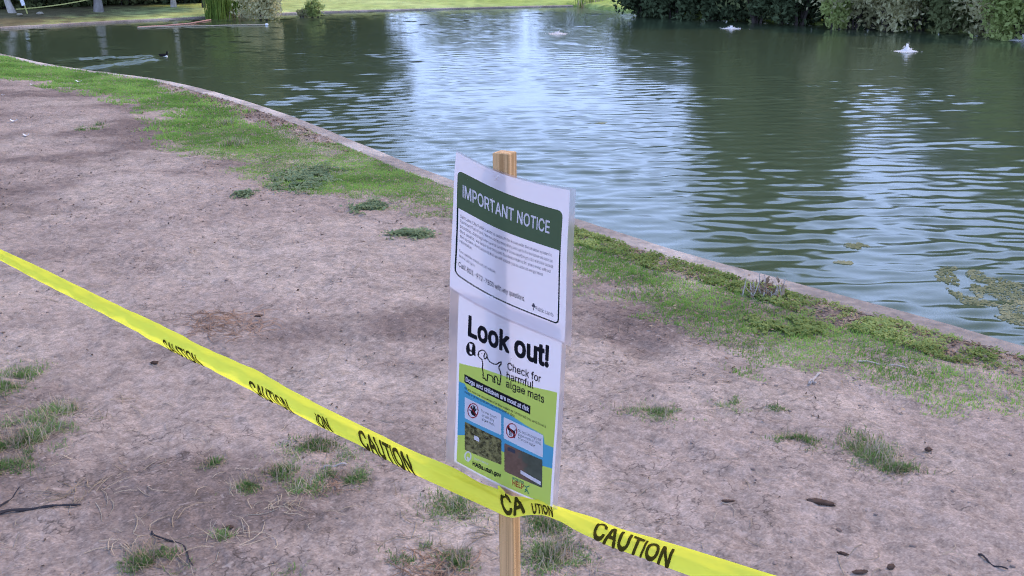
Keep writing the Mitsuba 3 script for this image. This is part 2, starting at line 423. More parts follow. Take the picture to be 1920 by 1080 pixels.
deg = math.radians
fine_az = np.concatenate([np.radians(np.arange(-180, -40, 5.0)), np.radians(np.arange(-40, -33, 0.8)), np.radians(np.arange(-33, 33.01, 0.12)), np.radians(np.arange(33.8, 40, 0.8)), np.radians(np.arange(40, 180.1, 5.0))])
rows = np.concatenate([np.linspace(0.05, 1.6, 14), np.geomspace(1.63, 20.5, 520)])
gx, gy = fan(rows, fine_az)
sd = shore_distance(gx.ravel(), gy.ravel())
gz = ground_height(gx.ravel(), gy.ravel(), sd)
ta = turf_amount(gx.ravel(), gy.ravel())
keep = grid_faces(*gx.shape)
keep = keep[(sd[keep] > -1.2).any(1)]
V = np.stack([gx.ravel(), gy.ravel(), gz], 1)
used, inv = np.unique(keep, return_inverse=True)
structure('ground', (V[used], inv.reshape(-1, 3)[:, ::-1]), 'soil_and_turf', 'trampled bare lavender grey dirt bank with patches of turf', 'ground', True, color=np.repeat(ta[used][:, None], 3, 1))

lrows = np.concatenate([np.geomspace(20.5, 60, 150), np.geomspace(62, 900, 40)])
laz = np.concatenate([np.radians(np.arange(-180, -45, 5.0)), np.radians(np.arange(-45, 45, 0.4)), np.radians(np.arange(45, 180.1, 5.0))])
lx, ly = fan(lrows, laz)
lsd = shore_distance(lx.ravel(), ly.ravel())
lz = ground_height(lx.ravel(), ly.ravel(), lsd)
structure('lawn', (np.stack([lx.ravel(), ly.ravel(), lz], 1), grid_faces(*lx.shape)[:, ::-1]), 'lawn', 'sunlit yellow green park lawn beyond the pond', 'lawn', True)


def surface(x, y):
    """Ground height at single points (for setting things down)."""
    x, y = np.atleast_1d(np.asarray(x, float)), np.atleast_1d(np.asarray(y, float))
    return ground_height(x, y, shore_distance(x, y))


def on_ground(px, py):
    q = at_height(px, py, -0.01)
    z = surface(q[0], q[1])[0]
    q = at_height(px, py, z)
    return np.array([q[0], q[1], surface(q[0], q[1])[0]])


# coping of the near shore: a concrete kerb with a rounded top edge
def coping(line, inner, top, bottom, n_round=3):
    c = np.asarray(line)
    t = np.gradient(c, axis=0)
    t /= np.linalg.norm(t, axis=1, keepdims=True)
    nrm = np.stack([-t[:, 1], t[:, 0]], 1)
    if pond.contains(Point(c[len(c) // 2] + 0.3 * nrm[len(c) // 2])):
        nrm = -nrm                                       # away from the water
    prof = [(0.0, bottom), (0.0, top - 0.022), (0.008, top - 0.006), (0.022, top), (inner - 0.02, top + 0.004), (inner - 0.004, top - 0.006), (inner, top - 0.05)]
    rowsV = []
    wob = (meshkit.fbm(np.stack([c[:, 0] * 3, c[:, 1] * 3, c[:, 0] * 0], -1), 3, 8) - 0.5)
    for k, (o, z) in enumerate(prof):
        rowsV.append(np.column_stack([c + nrm * (o + 0.02 * wob[:, None] * (k > 3)), np.full(len(c), z) + 0.012 * wob]))
    V = np.stack(rowsV, 1).reshape(-1, 3)
    return trimesh.Trimesh(V, grid_faces(len(c), len(prof)), process=False)


fine_near = cs_near(np.linspace(0, t_near[-1], 900))
m = coping(fine_near, 0.20, NEAR_Z, -0.6)
structure('kerb', m, 'concrete', 'low pale concrete kerb curving between the near bank and the water', 'kerb', 35)
m = coping(far_c, 0.34, WATER_Z + 0.055, -0.5)
structure('far_kerb', m, 'concrete', 'thin pale concrete edge along the far shore', 'kerb', 35)

# ---- water
rngw = np.random.default_rng(7)
NW = 70
lam = np.exp(rngw.uniform(np.log(0.10), np.log(0.42), NW))
wdir = np.pi / 2 + rngw.normal(0.10, 0.36, NW)
wk = 2 * np.pi / lam
wph = rngw.uniform(0, 2 * np.pi, NW)
wslope = (lam / 0.25) ** 0.25 * np.where(lam > 0.36, 0.6, 1.0) / math.sqrt(NW)
DUCK = at_height(308, 106, WATER_Z)
WAKE_A = (at_height(306, 105, WATER_Z), at_height(110, 112, WATER_Z))
WAKE_B = (at_height(306, 110, WATER_Z), at_height(130, 132, WATER_Z))
WAKE_C = (at_height(306, 107, WATER_Z), at_height(200, 116, WATER_Z))


def water_height(x, y):
    p = np.stack([x * 0.35, y * 0.35, x * 0], -1)
    patch = 0.45 + 1.1 * sm(0.32, 0.7, meshkit.fbm(p, 3, 21))
    calm = 1 - 0.25 * sm(-1.0, -3.0, x + 0.12 * (y - 8))          # the lee of the left bank is calmer
    wx = x + 0.25 * (meshkit.fbm(p * 2.2, 2, 31) - 0.5)
    wy = y + 0.25 * (meshkit.fbm(p * 2.2 + 9, 2, 32) - 0.5)
    h = np.zeros_like(x)
    r = np.hypot(x, y)
    for k in range(NW):
        fade = 1.0 - 0.7 * sm(lam[k] * 90, lam[k] * 220, r)
        h += wslope[k] / wk[k] * fade * np.sin(wk[k] * (np.cos(wdir[k]) * wx + np.sin(wdir[k]) * wy) + wph[k])
    h *= 0.086 * patch * calm
    # sharper cat's paws here and there
    gate = (1 + 0.7 * sm(-0.5, -2.5, x)) * sm(0.56, 0.74, meshkit.fbm(np.stack([x * 1.6, y * 2.6, x * 0 + 4], -1), 3, 23))
    for k, (l, t) in enumerate(((0.20, 1.5), (0.27, 1.75), (0.33, 1.62), (0.24, 1.4))):
        h += gate * 0.065 * l / 6.283 * np.sin(6.283 / l * (math.cos(t) * wx + math.sin(t) * wy) + k)
    # wake of the bird: two arms trailing to the left
    for ends, amp in ((WAKE_A, 0.044), (WAKE_B, 0.044), (WAKE_C, 0.030)):
        p0, p1 = ends
        u = (p1 - p0)[:2]
        L = np.linalg.norm(u)
        u = u / L
        a = (x - p0[0]) * u[0] + (y - p0[1]) * u[1]
        e = -(x - p0[0]) * u[1] + (y - p0[1]) * u[0]
        on = sm(0.0, 0.3, a) * sm(L + 0.4, L - 0.8, a)
        h += on * amp * np.exp(-(e / 0.20) ** 2) * np.cos(e * 14 + 0.8 * np.sin(a * 7))
    inside = sm(0, 0.5, DUCK[0] - x) * np.exp(-((y - (DUCK[1] - 0.75 * (DUCK[0] - x))) / (0.15 + 0.5 * np.maximum(DUCK[0] - x, 0))) ** 4) * sm(4.0, 3.0, DUCK[0] - x)
    h += inside * 0.018 * np.sin(y * 24 + 3 * np.sin(x * 7)) * np.sin(x * 9 + 2 * np.sin(y * 5))
    return h


waz = np.concatenate([np.radians(np.arange(-95, -34, 3.0)), np.radians(np.arange(-34, 34.01, 0.105)), np.radians(np.arange(36, 96, 3.0))])
wrows = np.concatenate([np.linspace(2.0, 3.9, 4), np.geomspace(4.0, 52, 620)])
wx, wy = fan(wrows, waz)
wz = WATER_Z + water_height(wx.ravel(), wy.ravel())
wsd = shore_distance(wx.ravel(), wy.ravel())
wf = grid_faces(*wx.shape)
wf = wf[(wsd[wf] < 0.09).any(1)]
used, inv = np.unique(wf, return_inverse=True)
structure('water', (np.stack([wx.ravel(), wy.ravel(), wz], 1)[used], inv.reshape(-1, 3)), 'pond_surface', 'rippled green park pond reflecting trees and pale blue sky', 'water', True)

# ------------------------------------------------------------------ the stake, its two sheets and the caution tape
POST_A = deg(28.0)
fn = np.array([-math.sin(POST_A), -math.cos(POST_A), 0.0])       # the way its printed side faces
fs = np.array([math.cos(POST_A), -math.sin(POST_A), 0.0])        # to the right along that side
POST_W = 0.0335
ptop = ray(938, 288)
ptop = np.array([0, 0, EYE]) + ptop * (1.84 / ptop[1])           # middle of the printed side's top edge


def stake(w, length, top, lean, name, label):
    """A square sawn stake with softened edges and a pointed foot."""
    key = thing(name, label, 'stake')
    c = 0.0016
    ring = np.array([(-w / 2 + c, 0), (w / 2 - c, 0), (w / 2, c), (w / 2, w - c), (w / 2 - c, w), (-w / 2 + c, w), (-w / 2, w - c), (-w / 2, c)])
    zs = [0.0, -0.0015, -length * 0.3, -length * 0.6, -length + 0.12, -length]
    sc = [0.93, 1, 1, 1, 1, 0.15]
    V = []
    for z, s in zip(zs, sc):
        q = (ring - [0, w / 2]) * s + [0, w / 2]
        V.append(top + q[:, :1] * fs - q[:, 1:] * fn + np.array([0, 0, z]) + np.array([lean * -z, 0, 0]))
    V = np.vstack(V)
    F = []
    j = np.arange(8)
    for k in range(len(zs) - 1):
        a, b = k * 8 + j, k * 8 + (j + 1) % 8
        F += [np.stack([a, a + 8, b + 8], 1), np.stack([a, b + 8, b], 1)]
    V = np.vstack([V, V[:8].mean(0), V[-8:].mean(0)])
    n = len(V)
    F += [np.stack([j, (j + 1) % 8, j * 0 + n - 2], 1), np.stack([(len(zs) - 1) * 8 + (j + 1) % 8, (len(zs) - 1) * 8 + j, j * 0 + n - 1], 1)]
    m = trimesh.Trimesh(V, np.vstack(F), process=False)
    m.fix_normals()
    scene[key] = mikit.ply(m, 'sawn_wood', False)
    return key


LEAN = 0.011
stake(POST_W, 1.55, ptop, LEAN, 'wooden_stake', 'square sawn pale wooden stake holding both printed sheets')


def flat_text(string, bold, weight=0.0):
    """Flat lettering with capitals 1 tall; weight thickens its strokes."""
    m = meshkit.text_mesh(string, 1.0, 0.01, bold)
    V, F = np.array(m.vertices), np.array(m.faces)
    top = F[(V[F][:, :, 2] > 0.005).all(1)]
    if weight or ('I' in string and string.isupper()):
        shape = shapely.union_all([Polygon(V[f][:, :2]).buffer(0.0015) for f in top])
        if 'I' in string and string.replace(' ', '').isupper():       # plain upright I without serifs
            letters = sorted(getattr(shape, 'geoms', [shape]), key=lambda g: g.bounds[0])
            chars = string.replace(' ', '')
            if len(letters) == len(chars):
                out, back = [], 0.0
                for g, c in zip(letters, chars):
                    if c == 'I':
                        x0, y0, x1, y1 = g.bounds
                        stem = 0.10 + 0.03 * bold
                        trim = ((x1 - x0) - stem) * 0.40
                        mid = (x0 + x1) / 2 - back - trim
                        out.append(sbox(mid - stem / 2, y0, mid + stem / 2, y1))
                        back += 2 * trim
                    else:
                        out.append(affinity.translate(g, -back))
                shape = shapely.union_all(out)
        shape = shape.buffer(weight).simplify(0.004)
        ms = [trimesh.creation.triangulate_polygon(g, engine='earcut') for g in getattr(shape, 'geoms', [shape])]
        vs_, fs_, at = [], [], 0
        for v, f in ms:
            vs_.append(v)
            fs_.append(np.asarray(f) + at)
            at += len(v)
        V = np.vstack(vs_)
        return np.column_stack([V, np.zeros(len(V))]), np.vstack(fs_)
    used, inv = np.unique(top, return_inverse=True)
    return V[used], inv.reshape(-1, 3)


class Sheet:
    """A bent sheet of paper: the 3-D surface through surveyed points, addressed by (u, v) with v downwards."""

    def __init__(self, us, vs, px, gap, left, right):
        # plan of the sheet: it lies on the stake in the middle and its wings bend back by the angles left and right
        s = np.linspace(-0.20, 0.20, 401)
        mid = (left + right) / 2
        a = np.where(s < 0, mid + (left - mid) * np.minimum(-s / 0.11, 1.3), mid + (right - mid) * np.minimum(s / 0.11, 1.3))
        cx = np.concatenate([[0], np.cumsum(np.cos((a[1:] + a[:-1]) / 2)) * (s[1] - s[0])])
        cy = np.concatenate([[0], np.cumsum(-np.sin((a[1:] + a[:-1]) / 2)) * (s[1] - s[0])])
        o = ptop + fn * gap
        cx, cy = cx - cx[200] + o[0], cy - cy[200] + o[1]
        P = np.zeros((len(vs), len(us), 3))
        for i in range(len(vs)):
            for j in range(len(us)):
                d = ray(*px[i][j])
                lean = LEAN * (ptop[2] - 1.1)
                f = (d[0] / d[1]) * cy - (cx + lean)                      # where the ray crosses the plan curve
                k = np.nonzero(np.diff(np.sign(f)))[0][0]
                w = f[k] / (f[k] - f[k + 1])
                y = cy[k] + w * (cy[k + 1] - cy[k])
                P[i, j] = np.array([0, 0, EYE]) + d * (y / d[1])
        kx, ky = min(3, len(vs) - 1), min(3, len(us) - 1)
        self.sp = [RectBivariateSpline(vs, us, P[..., k], kx=kx, ky=ky) for k in range(3)]
        self.u0, self.u1, self.v0, self.v1 = us[0], us[-1], vs[0], vs[-1]

    def at(self, u, v, off=0.0):
        u, v = np.asarray(u, float), np.asarray(v, float)
        uc, vc = np.clip(u, self.u0, self.u1), np.clip(v, self.v0, self.v1)
        du = np.stack([s.ev(vc, uc, dy=1) for s in self.sp], -1)
        dv = np.stack([s.ev(vc, uc, dx=1) for s in self.sp], -1)
        e = np.stack([s.ev(vc, uc) for s in self.sp], -1) + du * (u - uc)[..., None] + dv * (v - vc)[..., None]
        if isinstance(off, float) and off == 0.0:
            return e
        n = np.cross(dv, du)
        n /= np.linalg.norm(n, axis=-1, keepdims=True)
        return e + n * np.asarray(off)[..., None]

    def field(self, poly, off, step=0.05):
        """A flat printed area: a shapely shape in (u, v) laid on the sheet."""
        ms = []
        for g in getattr(poly, 'geoms', [poly]):
            if g.is_empty:
                continue
            v, f = trimesh.creation.triangulate_polygon(g, engine='earcut')
            v, f = np.asarray(v, float), np.asarray(f)
            v3 = np.column_stack([v, np.zeros(len(v))])
            v3, f = trimesh.remesh.subdivide_to_size(v3, f, step, max_iter=12)
            ms.append(trimesh.Trimesh(v3, f, process=False))
        m = cat(ms)
        q = np.array(m.vertices)[:, :2]
        n = trimesh.Trimesh(self.at(q[:, 0], q[:, 1], off), m.faces, process=False)
        return n, q

    def text(self, string, u0, u1, v_base, cap, off, bold=False, slope=0.0, weight=0.0):
        """Lettering from u0 to u1 on the base line v_base, capitals cap tall (in v)."""
        V, F = flat_text(string, bold, weight)
        x0, x1 = V[:, 0].min(), V[:, 0].max()
        V3, F = trimesh.remesh.subdivide_to_size(np.column_stack([V[:, :2], np.zeros(len(V))]), F, 1.5, max_iter=6)
        u = u0 + (V3[:, 0] - x0) / (x1 - x0) * (u1 - u0)
        v = v_base - V3[:, 1] * cap + slope * (u - u0)
        return trimesh.Trimesh(self.at(u, v, off), F, process=False)


def rounded(u0, v0, u1, v1, r=0.015):
    return sbox(u0 + r, v0 + r, u1 - r, v1 - r).buffer(r, quad_segs=4)


# --- the upper sheet: u 0..1 and v 0..1 run over the printed frame
us = [-0.035, 0.0, 0.34, 1.0, 1.06, 1.115]
vs = [-0.17, 0.0, 0.355, 1.0, 1.17]
px = [[(856, 281), (863, 285), (925, 316), (1057, 350), (1069, 352), (1080, 354)],
      [(852.5, 316), (859, 319), (923, 351), (1055.5, 396), (1067, 399), (1078, 402)],
      [(849.5, 385), (857, 389), (923, 424), (1051.5, 471), (1063.5, 475), (1075, 479)],
      [(844, 506), (852, 512), (923, 556), (1048, 609), (1060, 614), (1072, 619)],
      [(843, 541), (850, 546), (922, 587), (1046, 640), (1058, 645), (1071, 651)]]
notice = Sheet(us, vs, px, 0.0050, deg(31), deg(25))
nk = thing('notice_sheet', 'laminated white notice with dark green heading band, upper sheet on the stake', 'notice')
full = sbox(-0.035, -0.17, 1.115, 1.17)
paper = sbox(-0.033, -0.155, 1.06, 1.15)
part(nk, 'paper', notice.field(paper, 0.0005)[0], 'paper', True)
part(nk, 'laminate_edge', notice.field(full.difference(paper), 0.0)[0], 'laminate', True)
frame = rounded(0, 0, 1, 1, 0.045)
band = frame.intersection(sbox(0, 0, 1, 0.352))
part(nk, 'heading_band', notice.field(band, 0.0008)[0], 'notice_green', True)
part(nk, 'border_line', notice.field(frame.difference(rounded(0.013, 0.012, 0.987, 0.988, 0.035)).difference(sbox(-1, -1, 2, 0.352)), 0.0008)[0], 'border_ink', True)
part(nk, 'heading_lettering', notice.text('IMPORTANT NOTICE', 0.055, 0.885, 0.225, 0.112, 0.0011, False, 0.0, 0.022), 'white_ink', True)
body = ['Salt Lake City Public Lands is aware of the issues with the aeration system in', 'Fairmont Park Pond. We are doing everything we can to fix the issue as soon as',
        'possible. Although we cannot confirm if it has anything to do with the recent', 'bird deaths, we know that the pond has been healthy for years even without', 'the system. Rest assured that we will update you as soon as we get more', 'information.']
for k, (line, u1) in enumerate(zip(body, (0.915, 0.93, 0.935, 0.915, 0.84, 0.14))):
    part(nk, 'text_line', notice.text(line, 0.03, u1, 0.430 + 0.048 * k, 0.028, 0.0009), 'grey_ink', True)
part(nk, 'text_line', notice.text('For updates check out our website:', 0.03, 0.37, 0.765, 0.026, 0.0009), 'grey_ink', True)
part(nk, 'text_line', notice.text('www.slc.gov', 0.03, 0.17, 0.812, 0.026, 0.0009), 'grey_ink', True)
part(nk, 'phone_line', notice.text('Call 801-972-7800 with any questions.', 0.03, 0.665, 0.905, 0.046, 0.0009, False, 0.0, 0.015), 'black_ink', True)
part(nk, 'logo_lettering', notice.text('Public Lands', 0.775, 0.945, 0.945, 0.036, 0.0009), 'grey_ink', True)
tree_mark = shapely.union_all([Point(0.752, 0.905).buffer(0.010), Point(0.742, 0.918).buffer(0.009), Point(0.762, 0.918).buffer(0.009), Polygon([(0.749, 0.915), (0.755, 0.915), (0.756, 0.952), (0.748, 0.952)])])
part(nk, 'logo_mark', notice.field(affinity.scale(tree_mark, 1, 1.15), 0.0009)[0], 'grey_ink', True)


def staple(parent, sheet, u, v, tilt):
    c = sheet.at(np.array([u]), np.array([v]), np.array([0.0016]))[0]
    a = fs * math.cos(tilt) + np.array([0, 0, 1]) * math.sin(tilt)
    p = np.array([c - a * 0.005 - fn * 0.003, c - a * 0.005 + fn * 0.0002, c + a * 0.005 + fn * 0.0002, c + a * 0.005 - fn * 0.003])
    part(parent, 'staple', tube(p, 0.0006, 5), 'staple_steel', 40)


staple(nk, notice, 0.34, 0.12, 1.2)
staple(nk, notice, 0.335, 1.0, 0.3)
staple(nk, notice, 0.38, -0.10, 0.9)

# --- the lower sheet: coordinates measured on the poster, 729 wide and 1080 tall
us = [30.0, 72.0, 330.0, 575.0, 600.0]
vs = [-60.0, 120.0, 420.0, 825.0, 850.0]


def zoomed(x, y):
    return (830 + x / 2.7, 560 + y / 2.7)


rowsz = [[(38, -77), (84, -60), (342, 32), (606, 105), (628, 112)],
         [(32, 100), (77, 120), (336, 219), (600, 298), (622, 305)],
         [(27, 397), (70, 420), (332, 535), (582, 632), (606, 641)],
         [(14, 800), (58, 825), (330, 966), (556, 1062), (580, 1072)],
         [(13, 824), (57, 849), (330, 990), (555, 1086), (578, 1096)]]
poster = Sheet(us, vs, [[zoomed(*q) for q in r] for r in rowsz], 0.0012, deg(35), deg(21))
pk = thing('warning_poster', 'laminated lime, blue and white warning poster with dog outline, lower sheet on the stake', 'poster')


def uv_of(x, y):
    """(u, v) of a point measured in the enlarged photograph of the poster."""
    u, v = float(x), float(y)
    for _ in range(12):
        def im(u, v):
            q = poster.at(u, v)
            d = q[1] * CT - (q[2] - EYE) * ST
            h = q[1] * ST + (q[2] - EYE) * CT
            return np.array([(960 + FOC * q[0] / d - 830) * 2.7, (540 - FOC * h / d - 560) * 2.7])
        b = im(u, v)
        J = np.column_stack([im(u + 1, v) - b, im(u, v + 1) - b])
        s = np.linalg.solve(J, np.array([x, y]) - b)
        u, v = u + s[0], v + s[1]
    return u, v


def quad(*pts):
    return Polygon([uv_of(*q) for q in pts])


def smooth_quad(pts, r=5.0):
    q = quad(*pts)
    return q.buffer(-r).buffer(r, quad_segs=4)


def word(string, left, right, cap, off, bold=False, weight=0.0):
    """Lettering whose base line runs from left to right (measured points), capitals cap tall."""
    (ua, va), (ub, vb) = uv_of(*left), uv_of(*right)
    return poster.text(string, ua, ub, va, cap, off, bold, (vb - va) / (ub - ua), weight)


ppaper = sbox(72, -60, 575, 825)
part(pk, 'paper', poster.field(ppaper, 0.0, 40)[0], 'paper', True)
part(pk, 'laminate_edge', poster.field(sbox(30, -60, 600, 850).difference(ppaper), -0.0003, 40)[0], 'laminate', True)
inner = sbox(84, 0, 563, 815)
lime = Polygon([uv_of(70, 322), uv_of(200, 352), uv_of(320, 394), uv_of(450, 445), uv_of(545, 466), uv_of(590, 478), (620.0, 900.0), (40.0, 900.0)]).intersection(inner)
lime = lime.union(Point(0, 0).buffer(0.01)) if lime.is_empty else lime
part(pk, 'lime_ground', poster.field(lime, 0.0003, 40)[0], 'lime_ink', True)
blue = Polygon([uv_of(50, 405), uv_of(112, 430), uv_of(130, 470), uv_of(300, 560), uv_of(420, 640), uv_of(510, 690), uv_of(516, 735), uv_of(600, 770), uv_of(600, 872), uv_of(505, 845), uv_of(320, 780), uv_of(113, 690), uv_of(50, 690)]).intersection(inner)
part(pk, 'blue_ground', poster.field(blue, 0.0005, 40)[0], 'blue_ink', True)
part(pk, 'title_lettering', word('Look out!', (128, 182), (537, 345), 94, 0.0005, True, 0.032), 'black_ink', True)
bub = Polygon([uv_of(143 + 24 * math.cos(t), 254 + 36 * math.sin(t)) for t in np.linspace(0, 6.2, 28)]).union(Polygon([uv_of(152, 280), uv_of(166, 262), uv_of(167, 294)]))
bub = bub.difference(quad((134, 224), (152, 231), (147, 262), (139, 258))).difference(Point(*uv_of(143, 274)).buffer(6.5))
part(pk, 'exclamation_bubble', poster.field(bub, 0.0005, 40)[0], 'black_ink', True)
dog = [[(180, 284), (184, 268), (196, 260), (208, 261), (218, 270), (226, 286), (222, 300), (213, 305), (209, 294), (214, 276)],
       [(226, 290), (228, 302), (238, 318), (258, 330), (274, 332), (288, 322), (297, 320), (296, 331), (286, 342), (285, 352), (292, 366), (296, 385), (294, 404), (290, 436), (279, 432), (280, 412), (274, 396), (266, 390), (262, 402), (266, 425), (255, 420), (256, 404), (250, 392), (238, 386), (228, 384), (228, 400), (226, 414), (216, 411), (216, 404), (211, 402), (205, 402), (206, 380), (202, 352), (204, 330), (200, 308), (188, 298), (180, 288)]]
lines = shapely.union_all([LineString([uv_of(*q) for q in d]).buffer(2.7) for d in dog] + [Point(*uv_of(182, 281)).buffer(5), Point(*uv_of(199, 276)).buffer(2.2)])
part(pk, 'dog_drawing', poster.field(lines, 0.0006, 40)[0], 'black_ink', True)
for s, a, b in (('Check for', (328, 357), (497, 425)), ('harmful', (324, 405), (460, 456)), ('algae mats', (321, 445), (513, 528))):
    part(pk, 'subtitle_lettering', word(s, a, b, 35, 0.0006, False, 0.02), 'black_ink', True)
part(pk, 'black_strip', poster.field(quad((111, 381), (445, 543), (443, 585), (111, 422)), 0.0008, 40)[0], 'black_ink', True)
part(pk, 'strip_lettering', word('Dogs and children are most at risk', (118, 416), (438, 571), 21, 0.0011, True, 0.02), 'white_ink', True)
for s, a, b in (('Mats can be anywhere in the water or on the shore, and have a', (113, 456), (523, 654)), ('musty or grassy smell and can look like paint or slime', (113, 476), (365, 600))):
    part(pk, 'small_lettering', word(s, a, b, 12, 0.0008), 'black_ink', True)
cards = [[(113, 497), (297, 584), (297, 690), (113, 604)], [(310, 598), (509, 690), (508, 804), (310, 706)]]
for cq in cards:
    part(pk, 'white_card', poster.field(smooth_quad(cq), 0.0008, 40)[0], 'white_ink', True)


def ring(cx, cy, rx, ry, w):
    o = Polygon([uv_of(cx + rx * math.cos(t), cy + ry * math.sin(t)) for t in np.linspace(0, 6.28, 28)[:-1]]).buffer(0)
    return o.difference(o.buffer(-w))


for cx, cy in ((155, 566), (350, 667)):
    slash = LineString([uv_of(cx - 18, cy - 24), uv_of(cx + 18, cy + 24)]).buffer(2.2)
    part(pk, 'prohibition_ring', poster.field(ring(cx, cy, 28, 38, 4.2).union(slash), 0.0012, 40)[0], 'red_ink', True)
hand = shapely.union_all([Point(*uv_of(157, 578)).buffer(13)] + [LineString([uv_of(157, 578), uv_of(*q)]).buffer(2.8) for q in ((139, 562), (147, 545), (156, 540), (164, 545), (171, 558))])
part(pk, 'hand_symbol', poster.field(hand, 0.0010, 40)[0], 'black_ink', True)
pup = shapely.union_all([LineString([uv_of(337, 658), uv_of(345, 664), uv_of(361, 676)]).buffer(7), LineString([uv_of(336, 660), uv_of(335, 645)]).buffer(5), LineString([uv_of(335, 647), uv_of(328, 650)]).buffer(3)]
                        + [LineString([uv_of(a, b), uv_of(a + 1, b + 20)]).buffer(2.5) for a, b in ((340, 670), (347, 674), (358, 680), (364, 682))] + [LineString([uv_of(362, 674), uv_of(370, 662)]).buffer(2.2)])
part(pk, 'dog_symbol', poster.field(pup, 0.0010, 40)[0], 'black_ink', True)
for s, a, b in (('Do not touch', (197, 572), (274, 608)), ('or eat any', (200, 594), (262, 622)), ('algae mats', (200, 614), (264, 645)), ('Do not let dogs eat', (382, 672), (500, 722)), ('algae mats or drink', (382, 692), (498, 742)), ('from the water', (384, 712), (470, 752))):
    part(pk, 'card_lettering', word(s, a, b, 13, 0.0010), 'black_ink', True)
for q, mname in (([(113, 621), (298, 712), (298, 840), (113, 764)], 'picture_one'), ([(313, 730), (506, 816), (504, 957), (313, 872)], 'picture_two')):
    mm, uvq = poster.field(smooth_quad(q, 6), 0.0008, 40)
    w = (uvq - uvq.min(0)) / (np.ptp(uvq, axis=0))
    part(pk, 'printed_picture', mm, mname, True, uv=w)
part(pk, 'caption_tag', poster.field(smooth_quad([(160, 690), (186, 702), (186, 724), (160, 712)], 3), 0.0011, 40)[0], 'white_ink', True)
part(pk, 'caption_tag', poster.field(smooth_quad([(330, 748), (368, 765), (368, 784), (330, 767)], 3), 0.0011, 40)[0], 'grey_ink', True)
part(pk, 'caption_tag', poster.field(smooth_quad([(395, 866), (498, 925), (498, 944), (395, 884)], 3), 0.0011, 40)[0], 'white_ink', True)
badge = ring(129, 797, 18, 26, 6).union(Point(*uv_of(129, 806)).buffer(6)).union(LineString([uv_of(129, 806), uv_of(129, 822)]).buffer(4))
part(pk, 'round_badge', poster.field(badge, 0.0008, 40)[0], 'white_ink', True)
part(pk, 'address_lettering', word('HABs.utah.gov', (152, 842), (296, 905), 21, 0.0008, True, 0.03), 'black_ink', True)
part(pk, 'small_lettering', word('Learn more at', (160, 812), (232, 842), 12, 0.0008), 'white_ink', True)
part(pk, 'help_lettering', word('HELP', (354, 943), (411, 966), 27, 0.0008, True), 'red_ink', True)
part(pk, 'small_lettering', word('RECREATION', (354, 913), (412, 938), 12, 0.0008, True), 'teal_ink', True)
swim = shapely.union_all([Point(*uv_of(421, 966)).buffer(4), LineString([uv_of(412, 946), uv_of(424, 952), uv_of(428, 968), uv_of(436, 988)]).buffer(2), LineString([uv_of(438, 948), uv_of(424, 954)]).buffer(2), LineString([uv_of(428, 968), uv_of(416, 978)]).buffer(2)])
part(pk, 'swimmer_mark', poster.field(swim, 0.0008, 40)[0], 'teal_ink', True)
staple(pk, poster, 340, 205, 1.3)

# --- caution tape: centre line and half width surveyed station by station, then bent across its width
stations = [  # pixel x, y of the upper and of the lower edge, forward distance of the lower edge
    (-420, 262, 280, 4.60), (-200, 370, 388, 3.75), (0, 467, 488, 3.12), (100, 513, 541, 2.90), (200, 562, 592, 2.70), (300, 609, 646, 2.52), (400, 659, 696, 2.37), (480, 695, 737, 2.25), (600, 760, 800, 2.08), (680, 799, 838, 1.99), (795, 854, 898, 1.88),
    (860, 882, 928, 1.825), (905, 906, 949, 1.798), (940, 921, 965, 1.778), (962, 931, 971, 1.768), (981, 931, 966, 1.772), (1003, 937, 964, 1.775), (1040, 949, 974, 1.77), (1120, 976, 1013, 1.74), (1250, 1016, 1064, 1.69), (1400, 1062, 1118, 1.62), (1650, 1140, 1196, 1.50), (1950, 1232, 1292, 1.37)]
WIDTH = 0.074
Bs, Ts = [], []
for x, y0, y1, dist in stations:
    d = ray(x, y1)
    b = np.array([0, 0, EYE]) + d * (dist / d[1])
    d = ray(x, y0)
    d = d / np.linalg.norm(d)
    m = np.dot(b - [0, 0, EYE], d)
    h2 = np.sum((b - [0, 0, EYE]) ** 2) - m * m          # how near the upper ray passes to the lower edge
    t_ = np.array([0, 0, EYE]) + d * (m + math.sqrt(max(0.0, min(0.050, WIDTH * 0.8) ** 2 - h2)))
    Bs.append(b)
    Ts.append(t_)
Bs, Ts = np.array(Bs), np.array(Ts)
tt = np.concatenate([[0], np.cumsum(np.linalg.norm(np.diff((Bs + Ts) / 2, axis=0), axis=1))])
cs_b, cs_t, cs_c = CubicSpline(tt, Bs), CubicSpline(tt, Ts), CubicSpline(tt, (Bs + Ts) / 2)


